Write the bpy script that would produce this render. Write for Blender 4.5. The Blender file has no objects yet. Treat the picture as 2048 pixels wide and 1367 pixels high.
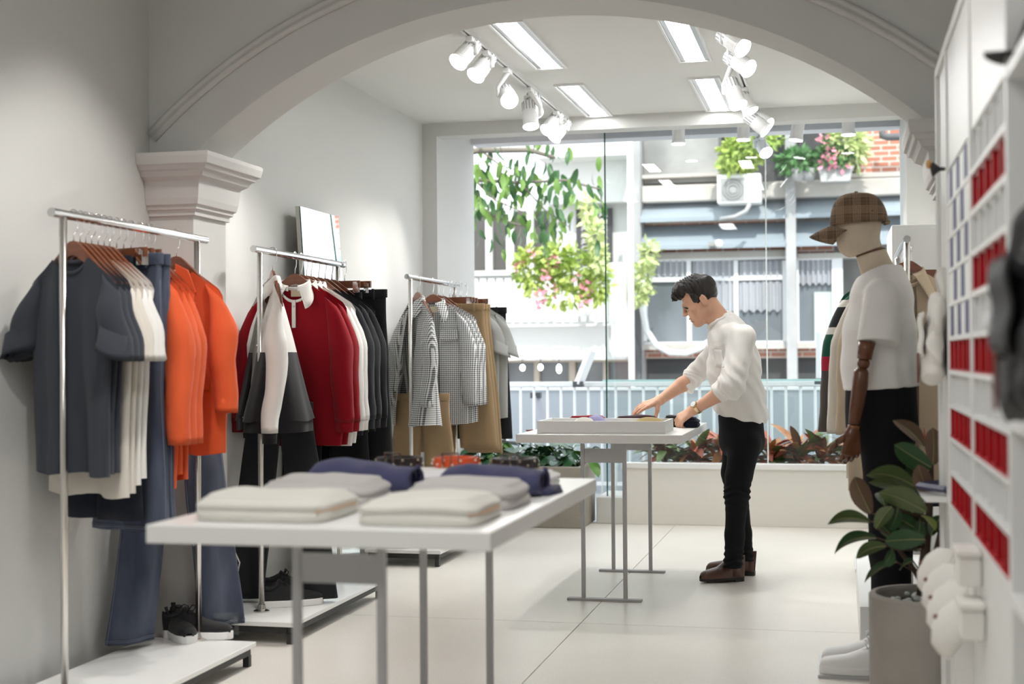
import bpy, bmesh, math, random
import numpy as np
from mathutils import Vector, Matrix, noise
SC = bpy.context.scene
COL = SC.collection
PI = math.pi
R = random.Random(7)

# ---------------------------------------------------------------- camera
CAM_H, F_PX, YAW, PIT, ROLL = 1.2, 2808.2, 0.22944, 0.010947, -0.0072815
_cy, _sy, _cp, _sp = math.cos(YAW), math.sin(YAW), math.cos(PIT), math.sin(PIT)
FW = Vector((-_sy * _cp, _cy * _cp, _sp))
_r = Vector((_cy, _sy, 0)); _u = _r.cross(FW)
RT = _r * math.cos(ROLL) + _u * math.sin(ROLL)
UP = _u * math.cos(ROLL) - _r * math.sin(ROLL)
CP = Vector((0, 0, CAM_H))
cd = bpy.data.cameras.new('camera'); cam = bpy.data.objects.new('camera', cd); COL.objects.link(cam)
cd.sensor_width = 36; cd.lens = F_PX / 2048 * 36; cd.clip_start = 0.05; cd.clip_end = 300
mw = Matrix((RT, UP, -FW)).transposed().to_4x4(); mw.translation = CP; cam.matrix_world = mw
cd.dof.use_dof = True; cd.dof.focus_distance = 7.0; cd.dof.aperture_fstop = 2.4
SC.camera = cam

# ---------------------------------------------------------------- sky, sun, exposure
SC.view_settings.view_transform = 'Standard'; SC.view_settings.look = 'None'
SC.view_settings.gamma = 1; SC.view_settings.use_curve_mapping = False
SC.view_settings.exposure = 0.55
w = bpy.data.worlds.new('sky'); SC.world = w; w.use_nodes = True
_bg = w.node_tree.nodes['Background']; _bg.inputs[0].default_value = (0.88, 0.94, 1.0, 1); _bg.inputs[1].default_value = 1.7
def lamp(name, kind, loc, energy, aim=None, color=(1, 1, 1), **k):
    d = bpy.data.lights.new(name, kind); d.energy = energy; d.color = color
    for a, b in k.items(): setattr(d, a, b)
    o = bpy.data.objects.new(name, d); COL.objects.link(o); o.location = loc
    if aim is not None: o.rotation_euler = (Vector(aim) - Vector(loc)).to_track_quat('-Z', 'Y').to_euler()
    return o
lamp('sun', 'SUN', (3, -8, 20), 2.6, aim=(-1.5, 12, 0), color=(1, .97, .92), angle=math.radians(1.0))
# room lamps of the front half of the shop (out of frame): two rows of ceiling panels and wall-wash spots
for i, (x, y, e) in enumerate([(-1.55, 2.2, 7), (-0.75, 2.2, 7), (-1.55, 0.0, 10), (-0.75, 0.0, 10)]):
    lamp('ceiling_panel_light', 'AREA', (x, y, 3.05), e, aim=(x, y, 0), shape='RECTANGLE', size=.2, size_y=1.1)

for i, (lo, ai, e) in enumerate([((-1.6, 3.0, 3.0), (-2.8, 3.9, 1.0), 42), ((-1.6, 4.4, 3.0), (-2.75, 4.7, .9), 55), ((-.7, 2.6, 3.0), (-1.2, 3.5, .8), 40), ((-.7, 3.6, 3.0), (.3, 3.4, 1.0), 22), ((-1.6, 1.9, 3.0), (-2.8, 2.6, 1.0), 30)]):
    lamp('front_track_lamp', 'SPOT', lo, e, aim=ai, color=(1, .97, .93), spot_size=math.radians(64), spot_blend=.7, shadow_soft_size=.05)
def PY(x, y, Y):                       # photograph pixel -> point at depth Y
    d = FW + RT * ((x - 1024) / F_PX) + UP * ((683.5 - y) / F_PX); return CP + d * (Y / d.y)
def PZ(x, y, z=0.0):
    d = FW + RT * ((x - 1024) / F_PX) + UP * ((683.5 - y) / F_PX); return CP + d * ((z - CAM_H) / d.z)
def PX(x, y, X):
    d = FW + RT * ((x - 1024) / F_PX) + UP * ((683.5 - y) / F_PX); return CP + d * (X / d.x)

# ---------------------------------------------------------------- materials
def lin(c):
    if isinstance(c, str):
        c = c.lstrip('#'); c = [int(c[i:i + 2], 16) / 255 for i in (0, 2, 4)]
    return [((v + .055) / 1.055) ** 2.4 if v > .04045 else v / 12.92 for v in c[:3]]
MATS = {}
def mat(name, color='#cccccc', rough=.6, metal=0, spec=.5, var=None, bump=None, emit=0, fabric=0, coat=0, alpha=None, trans=0):
    """var=(scale, amount[, second colour, stretch]) colour variation; bump=(scale, strength)"""
    if name in MATS: return MATS[name]
    m = bpy.data.materials.new(name); m.use_nodes = True; nt = m.node_tree; N = nt.nodes; L = nt.links
    b = N['Principled BSDF']; c = lin(color) + [1]
    b.inputs['Base Color'].default_value = c; b.inputs['Roughness'].default_value = rough
    b.inputs['Metallic'].default_value = metal; b.inputs['Specular IOR Level'].default_value = spec
    if fabric: b.inputs['Sheen Weight'].default_value = fabric; b.inputs['Sheen Roughness'].default_value = .5
    if coat: b.inputs['Coat Weight'].default_value = coat
    if trans: b.inputs['Transmission Weight'].default_value = trans
    if alpha is not None: b.inputs['Alpha'].default_value = alpha
    if emit: b.inputs['Emission Color'].default_value = c; b.inputs['Emission Strength'].default_value = emit
    tc = N.new('ShaderNodeTexCoord') if (var or bump) else None
    if var:
        mp = N.new('ShaderNodeMapping'); L.new(tc.outputs['Object'], mp.inputs[0])
        if len(var) > 3: mp.inputs['Scale'].default_value = var[3]
        n = N.new('ShaderNodeTexNoise'); n.inputs['Scale'].default_value = var[0]; n.inputs['Detail'].default_value = 5
        L.new(mp.outputs[0], n.inputs['Vector'])
        r = N.new('ShaderNodeMapRange'); r.inputs[1].default_value = .32; r.inputs[2].default_value = .68
        r.inputs[4].default_value = var[1]; L.new(n.outputs['Fac'], r.inputs[0])
        mx = N.new('ShaderNodeMix'); mx.data_type = 'RGBA'; mx.inputs['A'].default_value = c
        c2 = lin(var[2]) + [1] if len(var) > 2 and var[2] else [v * .45 for v in c[:3]] + [1]
        mx.inputs['B'].default_value = c2; L.new(r.outputs[0], mx.inputs['Factor']); L.new(mx.outputs['Result'], b.inputs['Base Color'])
    if bump:
        n2 = N.new('ShaderNodeTexNoise'); n2.inputs['Scale'].default_value = bump[0]; n2.inputs['Detail'].default_value = 3
        L.new(tc.outputs['Object'], n2.inputs['Vector'])
        bp = N.new('ShaderNodeBump'); bp.inputs['Strength'].default_value = bump[1]; bp.inputs['Distance'].default_value = .004
        L.new(n2.outputs['Fac'], bp.inputs['Height']); L.new(bp.outputs[0], b.inputs['Normal'])
    MATS[name] = m; return m
def glass_mat(name, tint, ior=1.5, refl=1.0):
    m = bpy.data.materials.new(name); m.use_nodes = True; N = m.node_tree.nodes; L = m.node_tree.links
    N.remove(N['Principled BSDF']); out = N['Material Output']
    t = N.new('ShaderNodeBsdfTransparent'); t.inputs[0].default_value = lin(tint) + [1]
    g = N.new('ShaderNodeBsdfGlossy'); g.inputs['Roughness'].default_value = 0.0
    fr = N.new('ShaderNodeFresnel'); fr.inputs[0].default_value = ior
    ml = N.new('ShaderNodeMath'); ml.operation = 'MULTIPLY'; ml.inputs[1].default_value = refl; L.new(fr.outputs[0], ml.inputs[0])
    mx = N.new('ShaderNodeMixShader'); L.new(ml.outputs[0], mx.inputs[0]); L.new(t.outputs[0], mx.inputs[1]); L.new(g.outputs[0], mx.inputs[2])
    L.new(mx.outputs[0], out.inputs[0]); MATS[name] = m; return m
def node_mat(name, rough, fn, fabric=0, spec=.4):
    """fn(N, L, coord_socket) -> colour socket"""
    m = mat(name, '#ffffff', rough, spec=spec, fabric=fabric); N = m.node_tree.nodes; L = m.node_tree.links
    tc = N.new('ShaderNodeTexCoord'); L.new(fn(N, L, tc.outputs['Object']), N['Principled BSDF'].inputs['Base Color']); return m
def mth(N, L, op, a, b=None, c=None):
    n = N.new('ShaderNodeMath'); n.operation = op
    for i, s in enumerate((a, b, c)):
        if s is None: continue
        if isinstance(s, (int, float)): n.inputs[i].default_value = s
        else: L.new(s, n.inputs[i])
    return n.outputs[0]
def rgbmix(N, L, f, a, b):
    n = N.new('ShaderNodeMix'); n.data_type = 'RGBA'
    if isinstance(f, (int, float)): n.inputs['Factor'].default_value = f
    else: L.new(f, n.inputs['Factor'])
    for k, s in (('A', a), ('B', b)):
        if isinstance(s, str): n.inputs[k].default_value = lin(s) + [1]
        else: L.new(s, n.inputs[k])
    return n.outputs['Result']

# ---------------------------------------------------------------- meshes
class M:
    def __init__(s): s.v = []; s.f = []
    def add(s, v, f):
        k = len(s.v); s.v += [tuple(p) for p in v]; s.f += [tuple(i + k for i in q) for q in f]; return s
    def box(s, x0, x1, y0, y1, z0, z1):
        return s.add([(x0, y0, z0), (x1, y0, z0), (x1, y1, z0), (x0, y1, z0), (x0, y0, z1), (x1, y0, z1), (x1, y1, z1), (x0, y1, z1)],
                     [(0, 3, 2, 1), (4, 5, 6, 7), (0, 1, 5, 4), (1, 2, 6, 5), (2, 3, 7, 6), (3, 0, 4, 7)])
    def obox(s, c, size, rot=None):
        k = len(s.v); a, b, d = (x / 2 for x in size); s.box(-a, a, -b, b, -d, d)
        rm = rot if rot is not None else Matrix.Identity(3)
        for i in range(k, len(s.v)): s.v[i] = tuple(rm @ Vector(s.v[i]) + Vector(c))
        return s
    def loft(s, rings, closed=True, cap=True):
        n = len(rings[0]); v = [p for r in rings for p in r]; f = []
        for j in range(len(rings) - 1):
            for i in range(n if closed else n - 1):
                i2 = (i + 1) % n; f.append((j * n + i, j * n + i2, (j + 1) * n + i2, (j + 1) * n + i))
        if cap and closed:
            f.append(tuple(range(n - 1, -1, -1))); f.append(tuple((len(rings) - 1) * n + i for i in range(n)))
        return s.add(v, f)
    def tube(s, pts, r, n=8, cap=True, flat=1.0):
        pts = [Vector(p) for p in pts]; rr = r if isinstance(r, (list, tuple)) else [r] * len(pts)
        rings = []; prev = None
        for i, p in enumerate(pts):
            t = (pts[min(i + 1, len(pts) - 1)] - pts[max(i - 1, 0)]).normalized()
            if prev is None:
                ref = Vector((0, 0, 1)) if abs(t.z) < .9 else Vector((0, 1, 0)); e1 = t.cross(ref).normalized()
            else:
                e1 = (prev - t * prev.dot(t)).normalized()
            e2 = t.cross(e1); prev = e1
            rings.append([tuple(p + (e1 * math.cos(2 * PI * k / n) + e2 * math.sin(2 * PI * k / n) * flat) * rr[i]) for k in range(n)])
        return s.loft(rings, True, cap)
    def lathe(s, prof, n=24, c=(0, 0, 0), cap=True):
        return s.loft([[(c[0] + r * math.cos(2 * PI * k / n), c[1] + r * math.sin(2 * PI * k / n), c[2] + z) for k in range(n)] for r, z in prof], True, cap)
    def prism(s, poly, fn0, fn1):      # polygon of 2-D points -> solid between two mappings to 3-D
        n = len(poly); v = [fn0(*p) for p in poly] + [fn1(*p) for p in poly]
        return s.add(v, [tuple(range(n - 1, -1, -1)), tuple(range(n, 2 * n))] + [(i, (i + 1) % n, n + (i + 1) % n, n + i) for i in range(n)])
    def grid(s, fn, nu, nv, closeu=False):
        v = [fn(i / (nu if closeu else nu - 1), j / (nv - 1)) for j in range(nv) for i in range(nu)]
        f = [(j * nu + i, j * nu + (i + 1) % nu, (j + 1) * nu + (i + 1) % nu, (j + 1) * nu + i) for j in range(nv - 1) for i in range(nu if closeu else nu - 1)]
        return s.add(v, f)
    def ball(s, c, r, n=12, m=8):
        rx, ry, rz = (r, r, r) if isinstance(r, (int, float)) else r
        return s.loft([[(c[0] + rx * math.sin(PI * (j + .02) / (m + .04)) * math.cos(2 * PI * k / n), c[1] + ry * math.sin(PI * (j + .02) / (m + .04)) * math.sin(2 * PI * k / n), c[2] - rz * math.cos(PI * (j + .02) / (m + .04))) for k in range(n)] for j in range(m + 1)])
    def xf(s, mx, k=0):
        for i in range(k, len(s.v)): s.v[i] = tuple(mx @ Vector(s.v[i]))
        return s
    def mesh(s, name, mats, smooth=False):
        me = bpy.data.meshes.new(name); me.from_pydata(s.v, [], s.f); me.validate()
        bm = bmesh.new(); bm.from_mesh(me); bmesh.ops.recalc_face_normals(bm, faces=bm.faces); bm.to_mesh(me); bm.free()
        for mm in (mats if isinstance(mats, (list, tuple)) else [mats]): me.materials.append(mm)
        if smooth: me.polygons.foreach_set('use_smooth', [True] * len(me.polygons))
        me.update(); return me
    def build(s, name, mats, parent=None, smooth=False, bevel=0, sub=0, world=False, solid=0, loc=None):
        if parent is not None and world:
            lo = parent.location; s.v = [(p[0] - lo.x, p[1] - lo.y, p[2] - lo.z) for p in s.v]
        me = s.mesh(name, mats, smooth); o = bpy.data.objects.new(name, me); COL.objects.link(o)
        if parent is not None: o.parent = parent
        if loc is not None: o.location = loc
        if solid:
            d = o.modifiers.new('s', 'SOLIDIFY'); d.thickness = solid; d.offset = 0
        if bevel:
            d = o.modifiers.new('b', 'BEVEL'); d.width = bevel; d.segments = 2; d.limit_method = 'ANGLE'; d.angle_limit = math.radians(40)
        if sub:
            d = o.modifiers.new('u', 'SUBSURF'); d.levels = d.render_levels = sub
        return o
def tag(o, label=None, cat=None, group=None, kind=None):
    if label: o['label'] = label
    if cat: o['category'] = cat
    if group: o['group'] = group
    if kind: o['kind'] = kind
    return o
def T(name, label, cat, loc=(0, 0, 0), rz=0, group=None):
    o = bpy.data.objects.new(name, None); COL.objects.link(o); o.location = loc; o.rotation_euler = (0, 0, rz); o.empty_display_size = .1
    return tag(o, label, cat, group)
def S(name, m, material, parent=None, **k):
    o = m.build(name, material, parent, **k)
    if parent is None: o['kind'] = 'structure'
    return o
def kids(o): return [c for c in bpy.data.objects if c.parent == o]
def inst(src, name, parent, loc, rot=(0, 0, 0), sc=(1, 1, 1)):     # another object on the same mesh data
    o = bpy.data.objects.new(name, src); COL.objects.link(o); o.parent = parent
    o.location = loc; o.rotation_euler = rot; o.scale = (sc, sc, sc) if isinstance(sc, (int, float)) else sc; return o
CH = {}
def dup(o, loc=None, rz=None, label=None, group=None):
    def cp(a, par):
        c = a.copy(); COL.objects.link(c)
        if par is not None: c.parent = par
        CH.setdefault(c.name, [])
        ch = [k for k in a.children]
        for k in ch: cp(k, c)
        return c
    r = cp(o, None)
    if loc is not None: r.location = loc
    if rz is not None: r.rotation_euler = (0, 0, rz)
    if label: r['label'] = label
    if group: r['group'] = group
    return r
def fbm(p, s=1.0, seed=0.0): return noise.noise(Vector((p[0] * s + seed, p[1] * s - seed * 1.7, p[2] * s + seed * .6)))
# ================================================================ the room
XL, XR, ZC = -2.77, .62, 2.80
wall_m = mat('wall_paint', '#d3d3d0', .85, spec=.2, var=(1.2, .06, '#c9c9c6'))
ceil_m = mat('ceiling_paint', '#e2e2de', .9, spec=.2)
white_m = mat('white_laminate', '#ececea', .35, spec=.45)
trim_m = mat('trim_paint', '#cfcdca', .7, spec=.3)
def slab_col(N, L, co):
    n = N.new('ShaderNodeTexNoise'); n.inputs['Scale'].default_value = 160; n.inputs['Detail'].default_value = 2; L.new(co, n.inputs['Vector'])
    n2 = N.new('ShaderNodeTexNoise'); n2.inputs['Scale'].default_value = 1.6; n2.inputs['Detail'].default_value = 4; L.new(co, n2.inputs['Vector'])
    a = rgbmix(N, L, mth(N, L, 'GREATER_THAN', n.outputs['Fac'], .6), '#e6e1d9', '#d9d3ca')
    s = mth(N, L, 'MULTIPLY', mth(N, L, 'SUBTRACT', n2.outputs['Fac'], .42), 1.6); s2 = N.new('ShaderNodeClamp'); L.new(s, s2.inputs[0])
    return rgbmix(N, L, s2.outputs[0], a, '#dcd6cd')
floor_m = node_mat('terrazzo', .32, slab_col, spec=.4)
joint_m = mat('floor_joint', '#8d8984', .9)
fl = S('floor', M().box(XL - .15, XR + .15, -3.2, 10.05, -.12, -.006), joint_m)
xs = [(-2.75, -1.153), (-1.149, .62)]
ysl = [(-3.2, -.951), (-.947, 2.649), (2.653, 6.249), (6.253, 10.05)]
for a, b in xs:
    for c, d in ysl:
        M().box(a, b, c, d, -.02, 0).build('floor_slab', floor_m, fl)
S('wall_left', M().box(XL - .2, XL, -3.2, 10.2, 0, 3.4), wall_m)
S('wall_right', M().box(XR, XR + .2, -3.2, 10.2, 0, 3.4), wall_m)
S('wall_front', M().box(XL - .2, XR + .2, -3.4, -3.2, 0, 3.4), wall_m)
S('ceiling', M().box(XL - .2, XR + .2, 5.5, 9.3, ZC, 3.4), ceil_m)
S('ceiling_front', M().box(XL - .2, XR + .2, -3.4, 5.4, 3.1, 3.4), ceil_m)
# back wall: side strips, dropped beam, recess and window header
bk = M().box(XL, -2.667, 9.2, 10.2, 0, 2.71).box(.42, XR, 9.2, 10.2, 0, 2.71).box(XL, -2.667, 9.36, 10.2, 2.71, 3.2).box(.42, XR, 9.36, 10.2, 2.71, 3.2)
S('wall_back', bk, wall_m)
S('trim_1', M().box(XL, XR, 9.2, 9.36, 2.71, 3.0), wall_m)
S('trim_2', M().box(-2.667, .42, 9.36, 10.3, 2.9, 3.3).box(-2.667, .42, 10.12, 10.3, 2.79, 2.9), mat('header', '#d9d8dc', .7))
# arch between the two halves of the shop
AC_X, AC_R, AC_Z = -1.125, 2.186, 2.59 - 2.186
half = 1.45
def arch_poly(r, ztop=None, n=40):
    a0 = math.asin(half / AC_R) if r == AC_R else math.asin(min(1, 1.625 / r))
    return [(AC_X + r * math.sin(-a0 + 2 * a0 * i / n), AC_Z + r * math.cos(-a0 + 2 * a0 * i / n)) for i in range(n + 1)]
ar = arch_poly(AC_R)
m = M(); top = 3.3
n = len(ar)
full = [(XL, ar[0][1])] + ar + [(XR, ar[-1][1])]
for yy in (5.3, 5.61): m.v += [(p[0], yy, p[1]) for p in full] + [(p[0], yy, top) for p in full]
k = len(full); Q = 2 * k
for i in range(k - 1):
    m.f += [(i, i + 1, k + i + 1, k + i), (Q + i + 1, Q + i, Q + k + i, Q + k + i + 1), (i + 1, i, Q + i, Q + i + 1)]
S('wall_arch', m, wall_m)
# rounded moulding following the arch
m = M(); prof = [(.155, 0), (.155, -.012), (.165, -.02), (.178, -.02), (.185, -.010), (.192, -.018), (.205, -.018), (.212, -.008), (.212, 0)]
a1 = math.asin(1.63 / (AC_R + .18))
ringsA = []
for i in range(49):
    t = -a1 + 2 * a1 * i / 48
    ringsA.append([(AC_X + (AC_R + q) * math.sin(t), 5.301 + y, AC_Z + (AC_R + q) * math.cos(t)) for q, y in prof])
m.loft(ringsA, True, True)
S('trim_3', m, trim_m, smooth=True)
# pilasters and capitals
def pilaster(nm, x0, x1, inner):
    S(nm, M().box(x0, x1, 5.3, 5.61, 0, 2.02), wall_m)
    # capital: stacked profile stepping outwards
    st = [(1.79, .014), (1.812, .014), (1.816, .026), (1.83, .026), (1.834, .036), (1.86, .042), (1.93, .05), (1.945, .075), (1.965, .085), (1.97, .098), (1.985, .104), (1.99, .115), (2.02, .122), (2.037, .122)]
    m = M(); rg = []
    for z, o in st:
        if inner > 0: xa, xb = x0, x1 + o
        else: xa, xb = x0 - o, x1
        ya, yb = 5.3 - o, 5.61 + o
        rg.append([(xa, ya, z), (xb, ya, z), (xb, yb, z), (xa, yb, z)])
    m.loft(rg); return S(nm + '_capital', m, trim_m, bevel=.002)
pilaster('wall_pilaster_left', XL, -2.575, 1)
pilaster('wall_pilaster_right', .365, XR, -1)
# curb and planter bench at the shop window
bench = M().box(-1.52, XR, 10.0, 10.07, 0, .425).box(-1.52, XR, 10.6, 10.68, 0, .36).box(-1.52, -1.46, 10.07, 10.6, 0, .36)
S('trim_4', bench, mat('bench_render', '#e6e3da', .7), bevel=.004)
S('trim_5', M().box(-1.535, XR, 9.985, 10.075, .40, .44), white_m, bevel=.004)
S('trim_6', M().box(-1.72, -1.52, 9.99, 10.5, 0, .19), mat('curb_paint', '#cfcfca', .7), bevel=.006)
# street-side balcony floor, shop glass
S('floor_balcony', M().box(-3.4, 1.4, 10.05, 12.3, -.15, -.01), mat('balcony_tile', '#b8bab8', .6))
glm = glass_mat('shop_glass', '#f8fcfb', 1.5, 2.0); gle = mat('glass_edge', '#0f5a48', .15, spec=.6, trans=.3)
for i, (x0, x1) in enumerate(((-1.652, -.508), (-.502, .62))):
    p = S('window_%d' % (i + 1), M().add([(x0, 10.085, .19), (x1, 10.085, .19), (x1, 10.085, 2.9), (x0, 10.085, 2.9)], [(0, 1, 2, 3)]), glm)
    p['label'] = ('clear frameless glass pane with green edge beside the window opening', 'clear glass pane behind the standing man and the mannequin')[i]
    M().box(x0 - .005, x0 + .004, 10.079, 10.093, .19, 2.9).build('edge', gle if i == 0 else mat('seam', '#dfe8e6', .4), p)
# ================================================================ outside: balcony rail, street fronts, planting
def rect(m, x0, y0, x1, y1, Y, d=.3, off=0):
    ym, xm = (y0 + y1) / 2, (x0 + x1) / 2
    return m.box(PY(x0, ym, Y).x, PY(x1, ym, Y).x, Y + off, Y + off + d, PY(xm, y1, Y).z, PY(xm, y0, Y).z)
def part(name, material, parent, *rs, Y=20, d=.3, off=0, **k):
    for r in rs:
        m = M(); rect(m, *r, Y, d, off); o = m.build(name, material, parent, world=True, **k)
    return o
rail_m = mat('rail_paint', '#eef0f0', .5); cladp = mat('grey_cladding', '#b4bbc0', .7, var=(2, .2, '#a8afb5'))
# balcony railing: top rail and each baluster
t = T('balcony_railing', 'white balcony railing with thin round balusters outside the shop window', 'railing', (-1.2, 12.1, 0))
rz = PY(1100, 768, 12.1).z
M().box(-3.4, 1.4, 12.08, 12.13, rz - .022, rz + .022).build('top_rail', rail_m, t, world=True, bevel=.006)
M().box(-3.4, 1.4, 12.09, 12.12, .08, .11).build('bottom_rail', rail_m, t, world=True)
bal = M().tube([(0, 0, -.01), (0, 0, rz - .02)], .012, 8).mesh('baluster', rail_m, True)
x = PY(988, 800, 12.1).x; dx = (PY(1405, 800, 12.1).x - PY(988, 800, 12.1).x) / 15.2
for i in range(-2, 31):
    if x + dx * i < 1.35: inst(bal, 'baluster', t, (x + dx * i + 1.2, 0, 0))
t = T('parapet', 'pale grey clad parapet panel standing behind the balcony balusters', 'parapet', (-1.2, 12.6, 0))
M().box(-4.5, 2.4, 12.6, 12.7, -.6, PY(1100, 778, 12.6).z).build('panel', cladp, t, world=True)
M().box(-4.5, 2.4, 12.58, 12.72, PY(1100, 778, 12.6).z - .01, PY(1100, 778, 12.6).z + .015).build('coping', rail_m, t, world=True)
gz = PY(1400, 761, 11.7).z
t = T('glass_balustrade', 'low glass balustrade with pale green top edge behind the red leafed plants', 'balustrade', (-.7, 11.7, 0))
M().add([(-1.95, 11.7, 0), (1.2, 11.7, 0), (1.2, 11.7, gz), (-1.95, 11.7, gz)], [(0, 1, 2, 3)]).build('pane', glass_mat('clear_glass', '#fafdfc', 1.3), t, world=True)
M().box(-1.95, 1.2, 11.69, 11.71, gz - .006, gz + .012).build('edge', mat('pale_green_edge', '#bfe3e0', .3), t, world=True)
# slanting white awning arms and post on the balcony
def arm(lbl, pts, r, Y, m_, foot=False):
    p = [PY(*q, Y) for q in pts]
    t = T('awning_arm', lbl, 'awning arm', p[0])
    M().tube(p, r, 4).build('tube', m_, t, world=True, bevel=.004)
    M().obox(p[0], (.09, .07, .05)).build('bracket', mat('dark_bracket', '#55585c', .5), t, world=True)
arm('slanting white folded awning arm resting on the balcony rail left of the glass edge', [(1157, 768), (1184, 700)], .045, 12.0, rail_m)
arm('short grey slanting strut below the balcony rail behind the table', [(1072, 790), (1086, 850)], .04, 12.2, mat('grey_strut', '#b5b7bf', .5))
arm('white post rising above the glass balustrade beside the mannequin', [(1640, 762), (1640, 662)], .035, 11.9, rail_m)
arm('white gate post with a dark latch left of the slanting strut', [(1004, 880), (1004, 782)], .05, 12.3, rail_m)

# ---------------- the grey brick and concrete building opposite, right
con = mat('stained_concrete', '#b9b7b4', .9, var=(1.2, .9, '#7d7c7a'), bump=(3, .3)); conl = mat('light_concrete', '#cfcac4', .9, var=(1.5, .6, '#b0a59d'))
awn = mat('grey_awning', '#a3adb5', .6, var=(1.3, .5, '#8e989f')); wfr = mat('white_window_frame', '#efeff0', .6); pil_m = mat('grey_render', '#bab9b9', .9, var=(2, .4))
dark = mat('dark_opening', '#4a4a4c', .8); cloth = mat('grey_valance', '#c2c3c8', .9, var=(4, .7, '#9b9ca2', (1, 1, .15)))
paned = mat('far_pane', '#7f858b', .12, spec=.7, var=(.7, .9, '#5c6267'))
def brick_col(N, L, co):
    sx = N.new('ShaderNodeSeparateXYZ'); L.new(co, sx.inputs[0]); cb = N.new('ShaderNodeCombineXYZ'); L.new(sx.outputs[0], cb.inputs[0]); L.new(sx.outputs[2], cb.inputs[1])
    b = N.new('ShaderNodeTexBrick'); b.inputs['Scale'].default_value = 1; b.inputs['Brick Width'].default_value = .22; b.inputs['Row Height'].default_value = .075; b.inputs['Mortar Size'].default_value = .012
    b.inputs['Color1'].default_value = lin('#c98873') + [1]; b.inputs['Color2'].default_value = lin('#b97561') + [1]; b.inputs['Mortar'].default_value = lin('#d8c8bd') + [1]; L.new(cb.outputs[0], b.inputs[0]); return b.outputs['Color']
brick_m = node_mat('brick', .9, brick_col)
Yb = 20.0
b0 = PY(1540, 760, Yb)
t = T('building', 'grey concrete and brick building with blue grey awnings across the street', 'building', (b0.x, Yb, -4))
m = M(); rect(m, 1268, 150, 1960, 1420, Yb, .3, .9); m.build('wall', con, t, world=True)
part('stained_wall', con, t, (1283, 180, 1434, 362), off=.2, d=.6)
part('brick_wall', brick_m, t, (1722, 200, 1960, 346), off=.1, d=.6)
part('opening', dark, t, (1440, 200, 1573, 352), (1594, 200, 1726, 352), off=.7, d=.1)
part('ledge', conl, t, (1283, 360, 1960, 394), off=0, d=.9, bevel=.02)
part('ledge', conl, t, (1283, 345, 1500, 352), (1700, 341, 1960, 350), off=.05, d=.9)
for k, (a, b) in enumerate(((394, 432), (442, 488))):
    for x0, x1 in ((1283, 1573), (1592, 1960)):
        zt, zb = PY(1500, a, Yb).z, PY(1500, b, Yb).z; xa, xb = PY(x0, a, Yb).x, PY(x1, a, Yb).x
        M().add([(xa, Yb + .3, zt), (xb, Yb + .3, zt), (xb, Yb - .15, zb), (xa, Yb - .15, zb), (xa, Yb + .3, zt - .06), (xb, Yb + .3, zt - .06), (xb, Yb - .15, zb - .06), (xa, Yb - .15, zb - .06)],
                [(0, 1, 2, 3), (4, 5, 6, 7), (0, 1, 5, 4), (1, 2, 6, 5), (2, 3, 7, 6), (3, 0, 4, 7)]).build('awning', awn, t, world=True)
part('brick_course', brick_m, t, (1285, 430, 1572, 443), (1285, 489, 1572, 501), (1594, 489, 1668, 501), (1285, 697, 1452, 716), (1500, 697, 1572, 716), (1594, 694, 1670, 714), off=.25, d=.3)
part('lintel', conl, t, (1285, 501, 1573, 514), (1594, 501, 1960, 512), off=.15, d=.3)
part('pillar', pil_m, t, (1573, 180, 1593, 900), off=-.15, d=.8)
part('pillar', pil_m, t, (1266, 180, 1284, 900), off=-.1, d=.8)
part('sill', conl, t, (1285, 686, 1573, 698), (1594, 684, 1700, 696), off=.05, d=.4)
fr = part('window_frame', wfr, t, (1284, 513, 1573, 519), off=.18, d=.1)
part('window_frame', wfr, t, (1284, 551, 1573, 560), (1284, 682, 1573, 689), off=.18, d=.1)
part('mullion', wfr, t, (1284, 519, 1290, 682), (1371, 519, 1380, 682), (1466, 519, 1475, 682), (1564, 519, 1573, 682), off=.16, d=.1)
for x0, x1 in ((1290, 1371), (1380, 1466), (1475, 1564)):
    for y0, y1 in ((519, 551), (560, 682)):
        m = M(); rect(m, x0, y0, x1, y1, Yb, .02, .24); lo = t.location; m.v = [(p[0] - lo.x, p[1] - lo.y, p[2] - lo.z) for p in m.v]; o = m.build('pane', paned, fr)
def valance(x0, y0, x1, y1):
    a, b = PY(x0, y0, Yb), PY(x1, y1, Yb)
    M().grid(lambda u, v: (a.x + (b.x - a.x) * u, Yb + .2 + .03 * math.sin(u * 40), a.z + (b.z - a.z) * v + .02 * math.sin(u * 33) * v), 60, 6).build('curtain', cloth, t, world=True, smooth=True)
valance(1382, 562, 1466, 622); valance(1476, 562, 1562, 620); valance(1596, 516, 1664, 566); valance(1292, 520, 1370, 552); valance(1382, 520, 1465, 552); valance(1477, 520, 1562, 552)
fr = part('window_frame', wfr, t, (1592, 511, 1664, 518), (1592, 518, 1597, 682), (1592, 682, 1664, 690), (1664, 511, 1686, 700), off=.16, d=.12)
m = M(); rect(m, 1597, 518, 1664, 682, Yb, .02, .26); m.v = [(p[0] - b0.x, p[1] - Yb, p[2] + 4) for p in m.v]; m.build('pane', paned, fr)
part('blind', mat('pale_green_blind', '#c3ccc8', .8), t, (1628, 582, 1664, 682), off=.22, d=.02)
part('shutter', dark, t, (1285, 716, 1572, 770), (1594, 714, 1960, 770), off=.4, d=.2)
part('downpipe', mat('dark_pipe', '#5f6064', .6), t, (1272, 600, 1286, 790), off=-.25, d=.12)
M().tube([PY(1765, 262, 19.7), PY(1765, 272, 19.7), PY(1775, 274, 19.7), PY(1960, 268, 19.7)], .05, 8).build('drain_pipe', mat('dark_pipe'), t, world=True, smooth=True)
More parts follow.
